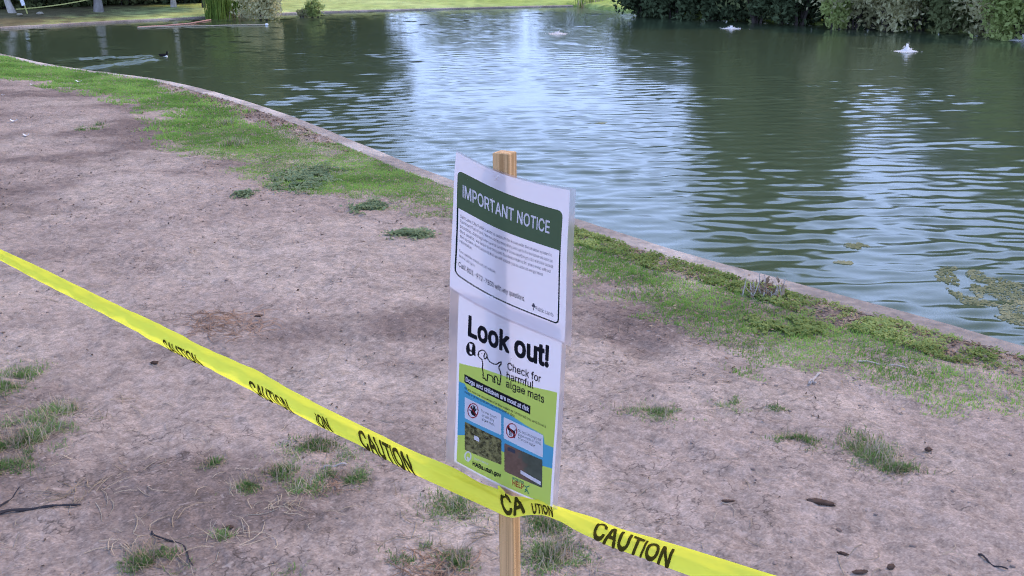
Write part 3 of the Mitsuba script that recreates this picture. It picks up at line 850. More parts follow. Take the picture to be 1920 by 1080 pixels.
def tape_point(s, w, off=0.0):
    """s along the tape (m), w from -1 (lower edge) to 1 (upper edge), off towards the viewer's side."""
    s, w = np.asarray(s, float), np.asarray(w, float)

    def at(s, w):
        b, t = cs_b(s), cs_t(s)
        k = ((w + 1) / 2)[..., None]
        d = t - b
        al = cs_c(s, 1)
        al = al / np.linalg.norm(al, axis=-1, keepdims=True)
        n = np.cross(al, d)
        n /= np.linalg.norm(n, axis=-1, keepdims=True) + 1e-9
        n = np.where(n[..., 1:2] > 0, -n, n)
        # the strip bellies towards the viewer and ripples a little along its length
        arch = 0.013 * (1 - w * w) + 0.0016 * np.sin(s * 37 + 2 * w) + 0.0014 * np.sin(s * 61 + 1 - 3 * w) + 0.002 * np.sin(s * 17) * w + 0.0012 * np.sin(w * 7 + s * 3) - 0.007 * np.exp(-((w - 0.42 + 0.5 * (s - KNOT)) / 0.10) ** 2) * np.exp(-((s - KNOT) / 0.16) ** 2) + 0.0008 * np.sin(s * 140 + 6 * w) * np.sin(s * 29)
        flat = 1 - 0.75 * np.exp(-((s - KNOT) / 0.03) ** 2)
        return b + d * k + n * (arch * flat)[..., None], n

    p, n = at(s, w)
    if not np.any(off):
        return p
    e = 1e-3
    ds, dw = at(s + e, w)[0] - p, at(s, w + e)[0] - p
    m = np.cross(ds, dw)
    m /= np.linalg.norm(m, axis=-1, keepdims=True) + 1e-12
    m = np.where(((m * n).sum(-1, keepdims=True)) < 0, -m, m)
    return p + m * off


KNOT = float(np.interp(960, [q[0] for q in stations], tt))
ss, ww = np.meshgrid(np.linspace(0, tt[-1], 420), np.linspace(-1, 1, 13), indexing='ij')
tk = thing('caution_tape', 'yellow plastic caution tape strung across the foreground and round the stake', 'tape')
part(tk, 'ribbon', trimesh.Trimesh(tape_point(ss.ravel(), ww.ravel()), grid_faces(*ss.shape), process=False), 'tape_yellow', True)


def tape_word(string, s0, s1, w0, w1, shear=0.0):
    V, F = flat_text(string, True, 0.018)
    V3, F = trimesh.remesh.subdivide_to_size(np.column_stack([V[:, :2], np.zeros(len(V))]), F, 0.16, max_iter=9)
    x0, x1 = V3[:, 0].min(), V3[:, 0].max()
    s = s0 + (V3[:, 0] - x0) / (x1 - x0) * (s1 - s0)
    w = w0 + V3[:, 1] * (w1 - w0)
    s = s + shear * (w - w0)
    # the ink is a little streaky
    part(tk, 'lettering', trimesh.Trimesh(tape_point(s, w, 0.0018), F, process=False), 'tape_ink', True)


def s_at(px):
    i = np.interp(px, [q[0] for q in stations], tt)
    return float(i)


tape_word('CAUTION', s_at(320), s_at(382), -0.98, -0.10, -0.018)
tape_word('CAUTION', s_at(484), s_at(556), -0.97, 0.02, -0.018)
tape_word('CAUTION', s_at(684), s_at(782), -0.95, 0.30, -0.012)
tape_word('CAUTION', s_at(1108), s_at(1254), -0.95, 0.42, 0.010)
tape_word('CA', s_at(942), s_at(984), -0.78, 0.80, -0.004)
tape_word('UTION', s_at(998), s_at(1036), -0.92, -0.25, -0.008)
tape_word('ION', s_at(602), s_at(628), -0.85, 0.10, -0.012)
# the short end of the knot
e0 = tape_point(np.array([s_at(944)]), np.array([0.6]), 0.003)[0]
knot = np.array([e0, e0 + [-0.004, -0.004, 0.012], e0 + [-0.010, -0.002, 0.024]])
kv = np.vstack([knot - fs * np.array([[0.003], [0.008], [0.002]]), knot + fs * np.array([[0.003], [0.008], [0.002]])])
part(tk, 'knot_end', trimesh.Trimesh(kv, [[0, 3, 4], [0, 4, 1], [1, 4, 5], [1, 5, 2]], process=False), 'tape_yellow', False)
# the stakes at the two far ends of the tape, just out of view
for s, w in ((0.0, 'second square wooden stake at the left end of the yellow tape'), (tt[-1], 'third square wooden stake at the right end of the yellow tape')):
    q = cs_c(s)
    stake(0.0335, 1.2, np.array([q[0], q[1] + 0.01, q[2] + 0.25]), 0.0, 'wooden_stake', w)

# ------------------------------------------------------------------ grass, weeds and litter on the near bank
rng = np.random.default_rng(11)


def scatter(area, n):
    x0, y0, x1, y1 = area.bounds
    out = np.zeros((0, 2))
    while len(out) < n:
        q = np.column_stack([rng.uniform(x0, x1, 2 * n), rng.uniform(y0, y1, 2 * n)])
        out = np.vstack([out, q[shapely.contains_xy(area, q[:, 0], q[:, 1])]])
    return out[:n]


visible = Polygon([(-1.5, 1.2), (1.5, 1.2), (14, 24), (-14, 24)]).difference(pond.buffer(0.16))
pts = []
ta_all = turf_area.buffer(0.35).intersection(visible)
nearer = ta_all.intersection(sbox(-3.2, 0, 10, 10.5))
further = ta_all.difference(sbox(-3.2, 0, 10, 10.5))
q1, q2 = scatter(nearer, 150000), scatter(further, 60000)
g = []
for q, ln, wd in ((q1, 0.024, 0.0036), (q2, 0.038, 0.0095)):
    k = turf_amount(q[:, 0], q[:, 1])
    q = q[rng.uniform(0, 1, len(q)) < k]
    clump = meshkit.fbm(np.column_stack([q * 1.7, q[:, 0] * 0]), 3, 41)
    z = surface(q[:, 0], q[:, 1]) - 0.004
    n = len(q)
    g.append(blades(rng, np.column_stack([q, z]), ln * rng.uniform(0.5, 1.3, n) * (0.6 + 0.9 * clump), wd * rng.uniform(0.7, 1.3, n), 0.75, 0.6))
single('shore_grass', 'short bright green grass along the near shore', 'grass', cat(g), 'grass_blade', False, kind='stuff')

# leafy ground cover between the turf and the kerb on the right
wa = weed_area.intersection(visible).intersection(sbox(-2, 0, 8, 14))
q = scatter(wa, 30000)
kk = meshkit.fbm(np.column_stack([q * 9.0, q[:, 0] * 0]), 4, 51)
q = q[kk > 0.505 + 0.34 * rng.uniform(-0.5, 0.6, len(q))]
z = surface(q[:, 0], q[:, 1])
c = np.column_stack([q, np.maximum(z, -0.08) + rng.uniform(0.0, 0.022, len(q))])
single('ground_cover', 'low leafy weeds and clover between kerb and turf right of the sign', 'weeds', leaves(rng, c, 0.011, 0.8), 'weed_leaf', False, kind='stuff')

q = scatter(wa, 1900)
z = surface(q[:, 0], q[:, 1])
lm = [leaves(rng, np.column_stack([q, np.maximum(z, -0.08) + 0.006]), 0.012, 2.5)]
bare = Polygon(ground_xy([(300, 153), (420, 180), (560, 228), (660, 268), (850, 338), (850, 352), (720, 305), (560, 258), (430, 210), (330, 175)], -0.05)).buffer(0)
q = scatter(bare, 1500)
lm.append(leaves(rng, np.column_stack([q, np.maximum(surface(q[:, 0], q[:, 1]), -0.08) + 0.006]), 0.018, 2.5))
q = scatter(ta_all, 1400)
lm.append(leaves(rng, np.column_stack([q, surface(q[:, 0], q[:, 1]) + 0.02]), 0.012, 2.0))
single('leaf_litter', 'dry brown leaf litter lying along the kerb', 'leaves', cat(lm), 'dead_leaf', False, kind='stuff')


# tufts of grass on the bare dirt, each a thing
def tuft(px, py, rx, ry, label, length=0.04, density=1.0, bsdf='tuft_blade', kind='grass', group=None, straws=0):
    o = on_ground(px, py)
    ex = on_ground(px + rx, py)
    ey = on_ground(px, py - ry)
    a, b = abs(ex[0] - o[0]), abs(ey[1] - o[1])
    n = int(min(6500, max(150, 52000 * density * a * b * 3.14 * min(1.0, (3.2 / o[1]) ** 1.2))))
    ang, rad = rng.uniform(0, 6.283, 5 * n), np.abs(rng.normal(0, 0.56, 5 * n))
    x, y = o[0] + a * rad * np.cos(ang), o[1] + b * rad * np.sin(ang)
    lump = meshkit.fbm(np.column_stack([x * 12, y * 12, x * 0 + px]), 4, 61)
    ok = np.nonzero(rng.uniform(0, 1, 5 * n) < sm(0.36, 0.58, lump) * np.clip(2.0 - rad, 0, 1))[0][:n]
    x, y, lump = x[ok], y[ok], lump[ok]
    sc = max(1.0, (o[1] / 3.2) ** 0.6)
    dry = None
    if kind == 'weed':
        m = leaves(rng, np.column_stack([x, y, surface(x, y) + rng.uniform(0, 0.022, len(x))]), 0.012 * sc, 1.2)
    else:
        m = blades(rng, np.column_stack([x, y, surface(x, y) - 0.003]), length * 0.62 * rng.uniform(0.3, 1.3, len(x)) * (0.4 + lump), 0.0026 * sc * rng.uniform(0.7, 1.3, len(x)), 1.0, 0.7)
        k = rng.choice(len(x), max(12, len(x) // 6))
        xd, yd = x[k] + rng.normal(0, 0.02, len(k)), y[k] + rng.normal(0, 0.02, len(k))
        dry = blades(rng, np.column_stack([xd, yd, surface(xd, yd)]), length * rng.uniform(0.5, 1.6, len(k)), 0.0026 * sc * rng.uniform(0.7, 1.2, len(k)), 1.6, 0.3)
    name = 'weed_patch' if kind == 'weed' else 'grass_tuft'
    labels[part(thing(name, label, 'weeds' if kind == 'weed' else 'grass tuft', group), 'leaves' if kind == 'weed' else 'blades', m, bsdf)] = {'kind': 'stuff'}
    if dry is not None:
        labels[part(list(labels)[-2], 'dry_blades', dry, 'straw')] = {'kind': 'stuff'}


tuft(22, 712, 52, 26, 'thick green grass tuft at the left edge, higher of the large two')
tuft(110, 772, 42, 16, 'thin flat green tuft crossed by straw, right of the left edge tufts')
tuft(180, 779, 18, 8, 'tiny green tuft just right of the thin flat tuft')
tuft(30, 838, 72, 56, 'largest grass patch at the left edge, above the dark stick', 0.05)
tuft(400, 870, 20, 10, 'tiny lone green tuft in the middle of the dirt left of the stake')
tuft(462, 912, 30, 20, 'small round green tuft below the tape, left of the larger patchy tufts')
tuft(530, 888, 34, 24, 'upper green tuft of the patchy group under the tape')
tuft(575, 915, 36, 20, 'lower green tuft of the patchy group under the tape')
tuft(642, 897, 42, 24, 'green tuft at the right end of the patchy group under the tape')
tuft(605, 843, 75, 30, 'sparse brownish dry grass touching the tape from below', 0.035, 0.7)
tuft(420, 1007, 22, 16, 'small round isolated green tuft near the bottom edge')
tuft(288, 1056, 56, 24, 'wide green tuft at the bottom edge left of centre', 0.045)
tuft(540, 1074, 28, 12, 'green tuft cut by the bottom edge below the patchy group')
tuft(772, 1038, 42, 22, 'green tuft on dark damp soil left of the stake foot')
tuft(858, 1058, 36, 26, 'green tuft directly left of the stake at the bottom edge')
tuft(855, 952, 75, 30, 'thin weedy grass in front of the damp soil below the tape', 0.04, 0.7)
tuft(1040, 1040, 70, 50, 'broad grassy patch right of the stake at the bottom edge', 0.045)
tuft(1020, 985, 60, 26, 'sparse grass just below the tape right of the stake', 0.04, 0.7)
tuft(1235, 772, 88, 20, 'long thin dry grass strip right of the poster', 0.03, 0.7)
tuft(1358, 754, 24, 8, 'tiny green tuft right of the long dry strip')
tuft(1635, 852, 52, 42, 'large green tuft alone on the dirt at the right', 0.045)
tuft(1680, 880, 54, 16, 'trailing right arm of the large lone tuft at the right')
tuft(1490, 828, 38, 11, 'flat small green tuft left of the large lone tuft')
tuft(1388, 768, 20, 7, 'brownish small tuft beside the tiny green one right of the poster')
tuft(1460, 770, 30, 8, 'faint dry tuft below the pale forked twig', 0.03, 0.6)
tuft(422, 233, 20, 7, 'upper dark tuft in the thin turf left of the sign', 0.07, 1.5, 'grass_blade')
tuft(440, 273, 34, 9, 'lower dark tuft in the thin turf left of the sign', 0.07, 1.5, 'grass_blade')
tuft(170, 240, 18, 7, 'lone dark tuft on the dirt in the upper left', 0.07, 1.5)
tuft(575, 334, 58, 18, 'large grey green leafy weed patch at the turf edge', bsdf='grey_weed_leaf', kind='weed', density=0.8)
tuft(690, 388, 34, 14, 'grey green leafy weed on the dirt below the turf edge', bsdf='grey_weed_leaf', kind='weed', density=0.7)
tuft(770, 440, 40, 8, 'long low weed just left of the notice', bsdf='grey_weed_leaf', kind='weed', density=0.7)
tuft(455, 366, 18, 6, 'tiny leafy weed alone on the dirt left of the large patch', bsdf='grey_weed_leaf', kind='weed', density=0.8)
tuft(1475, 610, 60, 16, 'leafy weed patch beside the dead stalk', bsdf='weed_leaf', kind='weed', density=0.7)

# clods, pebbles and crumbs
cl = []
q = np.column_stack([rng.uniform(-6, 6, 9000), rng.uniform(2.0, 9.5, 9000)])
q = q[(np.abs(q[:, 0]) < 0.62 * q[:, 1])]
q = q[shore_distance(q[:, 0], q[:, 1]) > 0.9]
q = q[meshkit.fbm(np.column_stack([q * 1.2, q[:, 0] * 0]), 3, 71) > 0.46][:2600]
zz = surface(q[:, 0], q[:, 1])
base = [blob(rng, 1.0, (1, 1, 0.6), 0.4, 1, 1.6) for _ in range(6)]
for i, (x, y) in enumerate(q):
    s = 0.0022 + 0.0058 * rng.uniform() ** 5
    m = base[i % 6]
    a = rng.uniform(0, 6.283)
    R = np.array([[math.cos(a), -math.sin(a), 0], [math.sin(a), math.cos(a), 0], [0, 0, 1]]) * s * np.array([rng.uniform(0.8, 1.6), 1, 1])
    cl.append(trimesh.Trimesh(np.array(m.vertices) @ R.T + [x, y, zz[i] + s * 0.2], m.faces, process=False))
single('soil_crumbs', 'loose clods and pebbles strewn over the bare dirt', 'gravel', cat(cl), 'clod', False, kind='stuff')


# small dark bits of bark and leaf lying flat
q = np.column_stack([rng.uniform(-7, 7, 26000), rng.uniform(1.9, 11.5, 26000)])
q = q[(np.abs(q[:, 0]) < 0.60 * q[:, 1])]
q = q[shore_distance(q[:, 0], q[:, 1]) > 0.5]
dens = meshkit.fbm(np.column_stack([q * 1.5, q[:, 0] * 0]), 4, 73)
q = q[rng.uniform(0.30, 0.75, len(q)) < dens][:6500]
n = len(q)
c = np.column_stack([q, surface(q[:, 0], q[:, 1]) + 0.004])
single('bark_crumbs', 'small dark flakes of bark and leaf scattered on the dirt', 'litter', leaves(rng, c, (0.003 + 0.008 * rng.uniform(0, 1, n) ** 4) * (q[:, 1] / 4).clip(0.8, 1.6), 2.2), 'dark_flake', False, kind='stuff')


# straws and pine needles
def needles(n, where, length, width, rngs, curve=0.6):
    ms = []
    for i in range(n):
        x, y = where()
        a, L = rngs.uniform(0, 6.283), length * rngs.uniform(0.4, 1.3)
        k = rngs.normal(0, curve)
        s = np.linspace(0, 1, 4)
        ang = a + k * (s - 0.5) * 2
        px_, py_ = x + np.cumsum(np.cos(ang)) * L / 4, y + np.cumsum(np.sin(ang)) * L / 4
        z = surface(px_, py_) + 0.003 + 0.008 * rngs.uniform() * np.sin(np.pi * s)
        ms.append(tube(np.column_stack([px_, py_, z]), width * np.array([0.5, 0.5, 0.45, 0.25]), 3, False))
    return ms


def around(px, py, rx, ry):
    def fn():
        r = math.sqrt(rng.uniform())
        t = rng.uniform(0, 6.283)
        return on_flat(px + rx * r * math.cos(t), py + ry * r * math.sin(t))
    return fn


def on_flat(px, py):
    q = at_height(px, py, 0.0)
    return q[0], q[1]


def spread():
    while True:
        y = rng.uniform(1.9, 7.5)
        x = rng.uniform(-0.6, 0.6) * y
        if meshkit.fbm(np.array([[x * 1.1, y * 1.1, 3.0]]), 3, 81)[0] > 0.44:
            return x, y


st = needles(480, spread, 0.11, 0.0022, rng) + needles(50, around(870, 1010, 110, 60), 0.13, 0.0030, rng) + needles(30, around(1080, 1010, 90, 50), 0.11, 0.0026, rng)
st += needles(26, around(150, 920, 60, 18), 0.14, 0.0026, rng, 0.25) + needles(24, around(520, 960, 40, 16), 0.10, 0.0026, rng) + needles(22, around(120, 760, 130, 30), 0.16, 0.0026, rng) + needles(24, around(330, 1030, 160, 50), 0.16, 0.0026, rng)
single('straw_litter', 'pale dry straws and pine needles lying on the dirt', 'straw', cat(st), 'straw', False, kind='stuff')
rd = needles(170, around(430, 605, 75, 22), 0.13, 0.0030, rng) + needles(70, around(810, 1060, 60, 26), 0.10, 0.0026, rng) + needles(26, around(620, 905, 30, 12), 0.08, 0.0026, rng)
single('pine_needles', 'reddish brown pine needles gathered in loose heaps on the dirt', 'pine needles', cat(rd), 'red_needle', False, kind='stuff')


def stick(name, label, cat_, pix, r0, r1, bsdf, extra=()):
    ms = []
    for pp in (pix,) + tuple(extra):
        q = np.array([on_ground(*p) for p in pp])
        t = np.linspace(0, 1, len(q))
        s = np.linspace(0, 1, 14)
        c = np.column_stack([np.interp(s, t, q[:, k]) for k in range(3)])
        if len(q) > 2:
            c = CubicSpline(t, q)(s)
        c[:, 2] = surface(c[:, 0], c[:, 1]) + r0 * 0.9 + 0.004 * np.sin(s * 9)
        ms.append(tube(c, np.linspace(r0, r1, 14) * (1 + 0.2 * np.sin(s * 23)), 6))
    single(name, label, cat_, cat(ms), bsdf, 40)


stick('stick', 'dark bent stick at the left edge near the bottom', 'stick', [(-10, 970), (40, 959), (95, 950), (152, 950)], 0.0055, 0.0035, 'twig_bark')
stick('stick', 'thin dark straight twig above the dark bent stick', 'stick', [(-5, 954), (20, 935), (38, 915)], 0.003, 0.0018, 'twig_bark')
stick('stick', 'pale forked twig lying on the dirt at the right', 'stick', [(1518, 722), (1525, 712), (1538, 702)], 0.006, 0.004, 'pale_twig', ([(1520, 716), (1530, 722)],))
stick('stick', 'curved dark root like twig left of the bottom tuft', 'stick', [(285, 1000), (305, 1014), (340, 1020), (352, 1040), (362, 1062)], 0.003, 0.002, 'twig_bark')
stick('stick', 'pale broken straw stem below the tape left of the stake', 'stick', [(608, 878), (625, 875), (650, 873)], 0.0045, 0.003, 'pale_twig')
stick('stick', 'long thin brown twig at the lower right', 'stick', [(1835, 1040), (1860, 1055), (1890, 1068)], 0.003, 0.002, 'twig_bark')
stick('stick', 'thin pale stem along the turf edge at the far right', 'stick', [(1610, 678), (1660, 682), (1700, 690)], 0.004, 0.003, 'pale_twig')


def chip(px, py, L, W, H, rot, label, bsdf='bark_chip'):
    o = on_ground(px, py)
    m = blob(rng, 1.0, (L / 2.4, W / 2.8, H / 3), 0.45, 2, 2.2)
    a = rot
    R = np.array([[math.cos(a), -math.sin(a), 0], [math.sin(a), math.cos(a), 0], [0, 0, 1]])
    single('bark_chip', label, 'bark chip', trimesh.Trimesh(np.array(m.vertices) @ R.T + o + [0, 0, H * 0.3], m.faces, process=False), bsdf, 40)


chip(1537, 945, 0.105, 0.030, 0.022, -0.35, 'long dark bark chip on the dirt at the lower right')
chip(1612, 1075, 0.055, 0.022, 0.016, 0.1, 'dark oval chip at the bottom edge lower right')
chip(1580, 1040, 0.040, 0.016, 0.012, -0.4, 'small dark chip between the long chip and the bottom edge')
chip(290, 682, 0.038, 0.030, 0.02, 0.3, 'dark brown clod below the tape on the left')
chip(1740, 845, 0.035, 0.026, 0.02, 0.3, 'dark lump right of the large lone tuft')
chip(1670, 1066, 0.03, 0.024, 0.02, 0.5, 'small dark lump at the bottom right')
chip(428, 987, 0.035, 0.02, 0.015, 0.2, 'dark clod just above the small round bottom tuft')
chip(1365, 941, 0.05, 0.014, 0.012, 0.0, 'thin dark splinter of bark right of the tape')
chip(485, 595, 0.05, 0.02, 0.016, 0.4, 'dark splinter beside the reddish needle heap')

# white feathers and scraps in the upper left
for px_, py_, s, lab in ((26, 229, 0.075, 'larger white feather scrap near the left edge'), (49, 254, 0.06, 'white scrap just below the larger feather'), (148, 154, 0.09, 'long white scrap at the turf edge upper left'), (60, 160, 0.05, 'small white scrap nearest the upper left turf'), (6, 179, 0.04, 'tiny white scrap on the left edge'), (1790, 545, 0.03, 'white fleck floating')):
    if lab == 'white fleck floating':
        continue
    o = on_ground(px_, py_)
    n = 5
    g0 = np.linspace(-1, 1, n)
    A, B = np.meshgrid(g0, g0, indexing='ij')
    Vv = np.column_stack([A.ravel() * s * 0.5, B.ravel() * s * 0.25 * (1.15 - A.ravel() ** 2 * 0.8), 0.3 * s * (A.ravel() ** 2 + 0.3 * B.ravel() ** 2)]) + o + [0, 0, 0.006]
    single('feather', lab, 'feather', (Vv, grid_faces(n, n)), 'feather', True)

# dead stalk by the right-hand kerb
o = on_ground(1436, 556)
ms = []
for i in range(26):
    a, t = rng.uniform(0, 6.283), abs(rng.normal(0, 0.35))
    L = rng.uniform(0.06, 0.15)
    b = o + np.array([rng.normal(0, 0.05), rng.normal(0, 0.03), -0.01])
    tip = b + L * np.array([math.sin(t) * math.cos(a), math.sin(t) * math.sin(a), math.cos(t)])
    ms.append(tube(np.array([b, (b + tip) / 2 + rng.normal(0, 0.008, 3), tip]), np.array([0.005, 0.004, 0.002]) * rng.uniform(0.6, 1.3), 5))
dk = thing('dead_plant', 'clump of dead pale grey stalks by the kerb on the right', 'plant')
part(dk, 'stalks', cat(ms), 'pale_twig', 40)
q = np.column_stack([o[0] + rng.normal(0, 0.05, 90), o[1] + rng.normal(0, 0.04, 90), o[2] + rng.uniform(0.0, 0.10, 90)])
part(dk, 'withered_leaves', leaves(rng, q, 0.016), 'dead_leaf')


# ------------------------------------------------------------------ on the water
def algae(px, py, rx, ry, n, label, size, thr):
    o = at_height(px, py, WATER_Z)
    ex, ey = at_height(px + rx, py, WATER_Z), at_height(px, py - ry, WATER_Z)
    a, b = ex[0] - o[0], abs(ey[1] - o[1])
    ms = []
    k = 0
    while k < n:
        t, r = rng.uniform(0, 6.283), math.sqrt(rng.uniform())
        x, y = o[0] + a * r * math.cos(t), o[1] + b * r * math.sin(t)
        if meshkit.fbm(np.array([[x * 9, y * 6, 1.0]]), 3, 91)[0] < thr + 0.15 * r:
            k += 0.05
            continue
        k += 1
        s = size * rng.uniform(0.4, 1.3)
        ang = np.linspace(0, 6.283, 11)[:-1]
        rad = s * (0.6 + 0.8 * rng.uniform(0, 1, 10))
        X, Y = x + 1.7 * rad * np.cos(ang), y + rad * np.sin(ang)
        Z = WATER_Z + water_height(X, Y) + 0.0015
        c = np.array([[x, y, WATER_Z + water_height(np.array([x]), np.array([y]))[0] + 0.005 + 0.006 * rng.uniform()]])
        j = np.arange(10)
        ms.append(trimesh.Trimesh(np.vstack([np.column_stack([X, Y, Z]), c]), np.stack([j, (j + 1) % 10, j * 0 + 10], 1), process=False))
    labels[part(thing('algae_mat', label, 'algae mat'), 'scum', cat(ms), 'algae', True)] = {'kind': 'stuff'}


algae(1868, 552, 84, 54, 1500, 'largest yellow green algae mat by the right edge of the water', 0.0065, 0.40)
algae(1582, 488, 32, 8, 160, 'narrow algae mat nearest the kerb', 0.007, 0.42)
algae(1622, 461, 40, 7, 160, 'thin drifting algae streak just beyond the narrow mat', 0.007, 0.42)
algae(1132, 231, 8, 2, 4, 'tiny lone algae scrap out in the pale reflection', 0.03, 0.2)

# bird
bk = thing('water_bird', 'small dark bird swimming to the right ahead of its wake', 'bird')
from manifold3d import Manifold
def hull_balls(balls):
    return Manifold.batch_hull([Manifold.sphere(r, 20).translate(list(c)) for c, r in balls])
D = DUCK + [0, 0, 0.0]
body = hull_balls([((0.05, 0, 0.02), 0.055), ((-0.07, 0, 0.025), 0.05), ((-0.14, 0, 0.055), 0.012)])
body = body + hull_balls([((0.07, 0, 0.05), 0.032), ((0.085, 0, 0.11), 0.019)]) + hull_balls([((0.085, 0, 0.12), 0.023), ((0.10, 0, 0.122), 0.019)])
mm = body.refine_to_length(0.012).to_mesh()
bm = trimesh.Trimesh(mm.vert_properties[:, :3], mm.tri_verts, process=True)
trimesh.smoothing.filter_taubin(bm, iterations=8)
SC = 0.72
part(bk, 'body', trimesh.Trimesh(np.array(bm.vertices) * SC + D, bm.faces, process=False), 'plumage_dark', True)
flank = hull_balls([((0.065, -0.020, 0.000), 0.043), ((0.00, -0.020, -0.006), 0.036)]).refine_to_length(0.02).to_mesh()
part(bk, 'flank', trimesh.Trimesh(flank.vert_properties[:, :3] * SC + D, flank.tri_verts, process=False), 'plumage_pale', True)
bill = hull_balls([((0.115, 0, 0.12), 0.009), ((0.145, 0, 0.114), 0.004)]).to_mesh()
part(bk, 'bill', trimesh.Trimesh(bill.vert_properties[:, :3] * SC + D, bill.tri_verts, process=False), 'bill_grey', True)


# aerator fountains
def fountain(px, py, h, r, label):
    o = at_height(px, py, WATER_Z)
    key = thing('fountain', label, 'fountain', None)
    nn, na = 16, 28
    s, a = np.meshgrid(np.linspace(0, 1, nn), np.linspace(0, 2 * np.pi, na), indexing='ij')
    rad = r * (0.10 + 0.9 * s ** 1.3)
    z = h * (0.62 * (1 - s) ** 1.6 + 0.38 * np.exp(-(s / 0.10) ** 2))
    jit = 1 + 0.35 * (meshkit.fbm(np.stack([np.cos(a) * 2.5, np.sin(a) * 2.5, s * 5 + px], -1), 3, 5) - 0.5) * 2
    Vv = np.stack([o[0] + rad * jit * np.cos(a), o[1] + rad * jit * np.sin(a), WATER_Z + 0.004 + z * (0.7 + 0.6 * (jit - 0.7))], -1).reshape(-1, 3)
    part(key, 'jet', (Vv, grid_faces(nn, na)), 'foam', True)
    n = 150
    t, q = rng.uniform(0, 6.283, n), np.abs(rng.normal(0, 1, n))
    c = np.column_stack([o[0] + r * (0.15 + 0.55 * q) * np.cos(t), o[1] + r * (0.15 + 0.55 * q) * np.sin(t), WATER_Z + 0.012 + h * 1.1 * rng.uniform(0, 1, n) ** 2 * np.exp(-1.4 * q)])
    ic = trimesh.creation.icosphere(subdivisions=0, radius=1.0)
    sz = rng.uniform(0.004, 0.009, n)
    Vd = (np.array(ic.vertices)[None] * sz[:, None, None] * np.array([1.6, 1.6, 0.6]) + c[:, None]).reshape(-1, 3)
    Fd = (np.array(ic.faces)[None] + (np.arange(n) * len(ic.vertices))[:, None, None]).reshape(-1, 3)
    labels[part(key, 'spray', (Vd, Fd), 'foam', False)] = {'kind': 'stuff'}


fountain(1700, 97, 0.17, 0.22, 'tallest white aerator fountain, on the right of the pond')
fountain(1371, 54, 0.09, 0.26, 'low white aerator fountain below the dark right bank')
fountain(1046, 64, 0.07, 0.24, 'faint low aerator fountain in the pale middle of the pond')
fountain(1918, 76, 0.15, 0.38, 'white aerator fountain cut off by the right edge')


def floating(pix, r, z=WATER_Z + 0.02):
    q = np.array([at_height(*p, z) for p in pix])
    s = np.linspace(0, 1, 40)
    c = np.column_stack([np.interp(s, np.linspace(0, 1, len(q)), q[:, k]) for k in range(3)])
    return tube(c, r, 8)


single('floating_boom', 'pinkish orange floating boom slanting to the far left shore', 'boom', floating([(258, 51), (310, 48), (355, 44), (395, 37)], 0.020), 'boom_orange', 40)
hk = thing('floating_hose', 'pale straight hose floating in front of the reeds', 'hose')
part(hk, 'hose', floating([(258, 51.5), (330, 49.5), (420, 47.5), (498, 46)], 0.015), 'hose_pale', 40)
q = at_height(500, 46, WATER_Z + 0.025)
part(hk, 'float', trimesh.Trimesh(np.array(blob(rng, 0.04, (1.2, 1, 0.9), 0.1).vertices) + q, blob(rng, 1).faces, process=False), 'far_white', True)
single('pole', 'pale thin pole lying along the waterline under the right bushes', 'pole', floating([(1384, 32), (1440, 35), (1498, 39)], 0.03, WATER_Z + 0.03), 'hose_pale', 40)
q = at_height(1381, 30, WATER_Z)
m = blob(rng, 0.12, (0.8, 0.7, 1.3), 0.3)
single('rock', 'small pale rock at the left end of the thin pole', 'rock', trimesh.Trimesh(np.array(m.vertices) + q + [0, 0, 0.08], m.faces, process=False), 'hose_pale', 40)


# ------------------------------------------------------------------ trees and bushes
def crown_points(r2, centre, radii, n, clumps, spread_=0.30, shell=0.55):
    d = r2.normal(size=(clumps, 3))
    d /= np.linalg.norm(d, axis=1, keepdims=True)
    c = d * (shell + (1 - shell) * r2.uniform(0, 1, (clumps, 1)) ** 0.5) * 0.85
    w = r2.uniform(0.5, 1.3, clumps)
    k = r2.choice(clumps, n, p=w / w.sum())
    p = c[k] + r2.normal(0, 1, (n, 3)) * spread_ * w[k][:, None] * 0.6
    return centre + p * np.asarray(radii)


def tree(x, y, height, spread_, trunk_r, label, leaf='tree_leaf', low=0.25, n=5200, size=0.22, lean=(0, 0), bark='bark', seed=1, name='tree', clumps=46, group=None):
    r2 = np.random.default_rng(seed)
    z0 = float(surface(x, y)[0]) if shore_distance(np.array([x]), np.array([y]))[0] > 0 else -0.2
    key = thing(name, label, 'tree', group)
    top = np.array([x + lean[0], y + lean[1], z0 + height * 0.72])
    s = np.linspace(0, 1, 9)[:, None]
    base = np.array([x, y, z0 - 0.1])
    path = base + (top - base) * s + np.column_stack([np.sin(s[:, 0] * 5) * trunk_r * 0.4, np.cos(s[:, 0] * 4) * trunk_r * 0.3, s[:, 0] * 0])
    rad = trunk_r * (1.0 - 0.8 * s[:, 0]) * (1 + 0.55 * np.exp(-s[:, 0] * 26))
    ms = [tube(path, rad, 10)]
    for i in range(9):
        t = r2.uniform(0.3, 0.95)
        b = base + (top - base) * t
        a = r2.uniform(0, 6.283)
        e = b + np.array([math.cos(a) * spread_ * 0.7, math.sin(a) * spread_ * 0.7, height * r2.uniform(0.08, 0.25)])
        ms.append(tube(np.array([b, (b + e) / 2 + [0, 0, 0.2], e]), np.array([0.4, 0.25, 0.08]) * trunk_r, 6))
    part(key, 'trunk', cat(ms), bark, 40)
    cz = z0 + height * (low + (1 - low) / 2)
    pts = crown_points(r2, np.array([x + lean[0] * 0.8, y + lean[1] * 0.8, cz]), (spread_, spread_, height * (1 - low) / 2), n, clumps)
    part(key, 'crown', leaves(r2, pts, size), leaf)
    return key


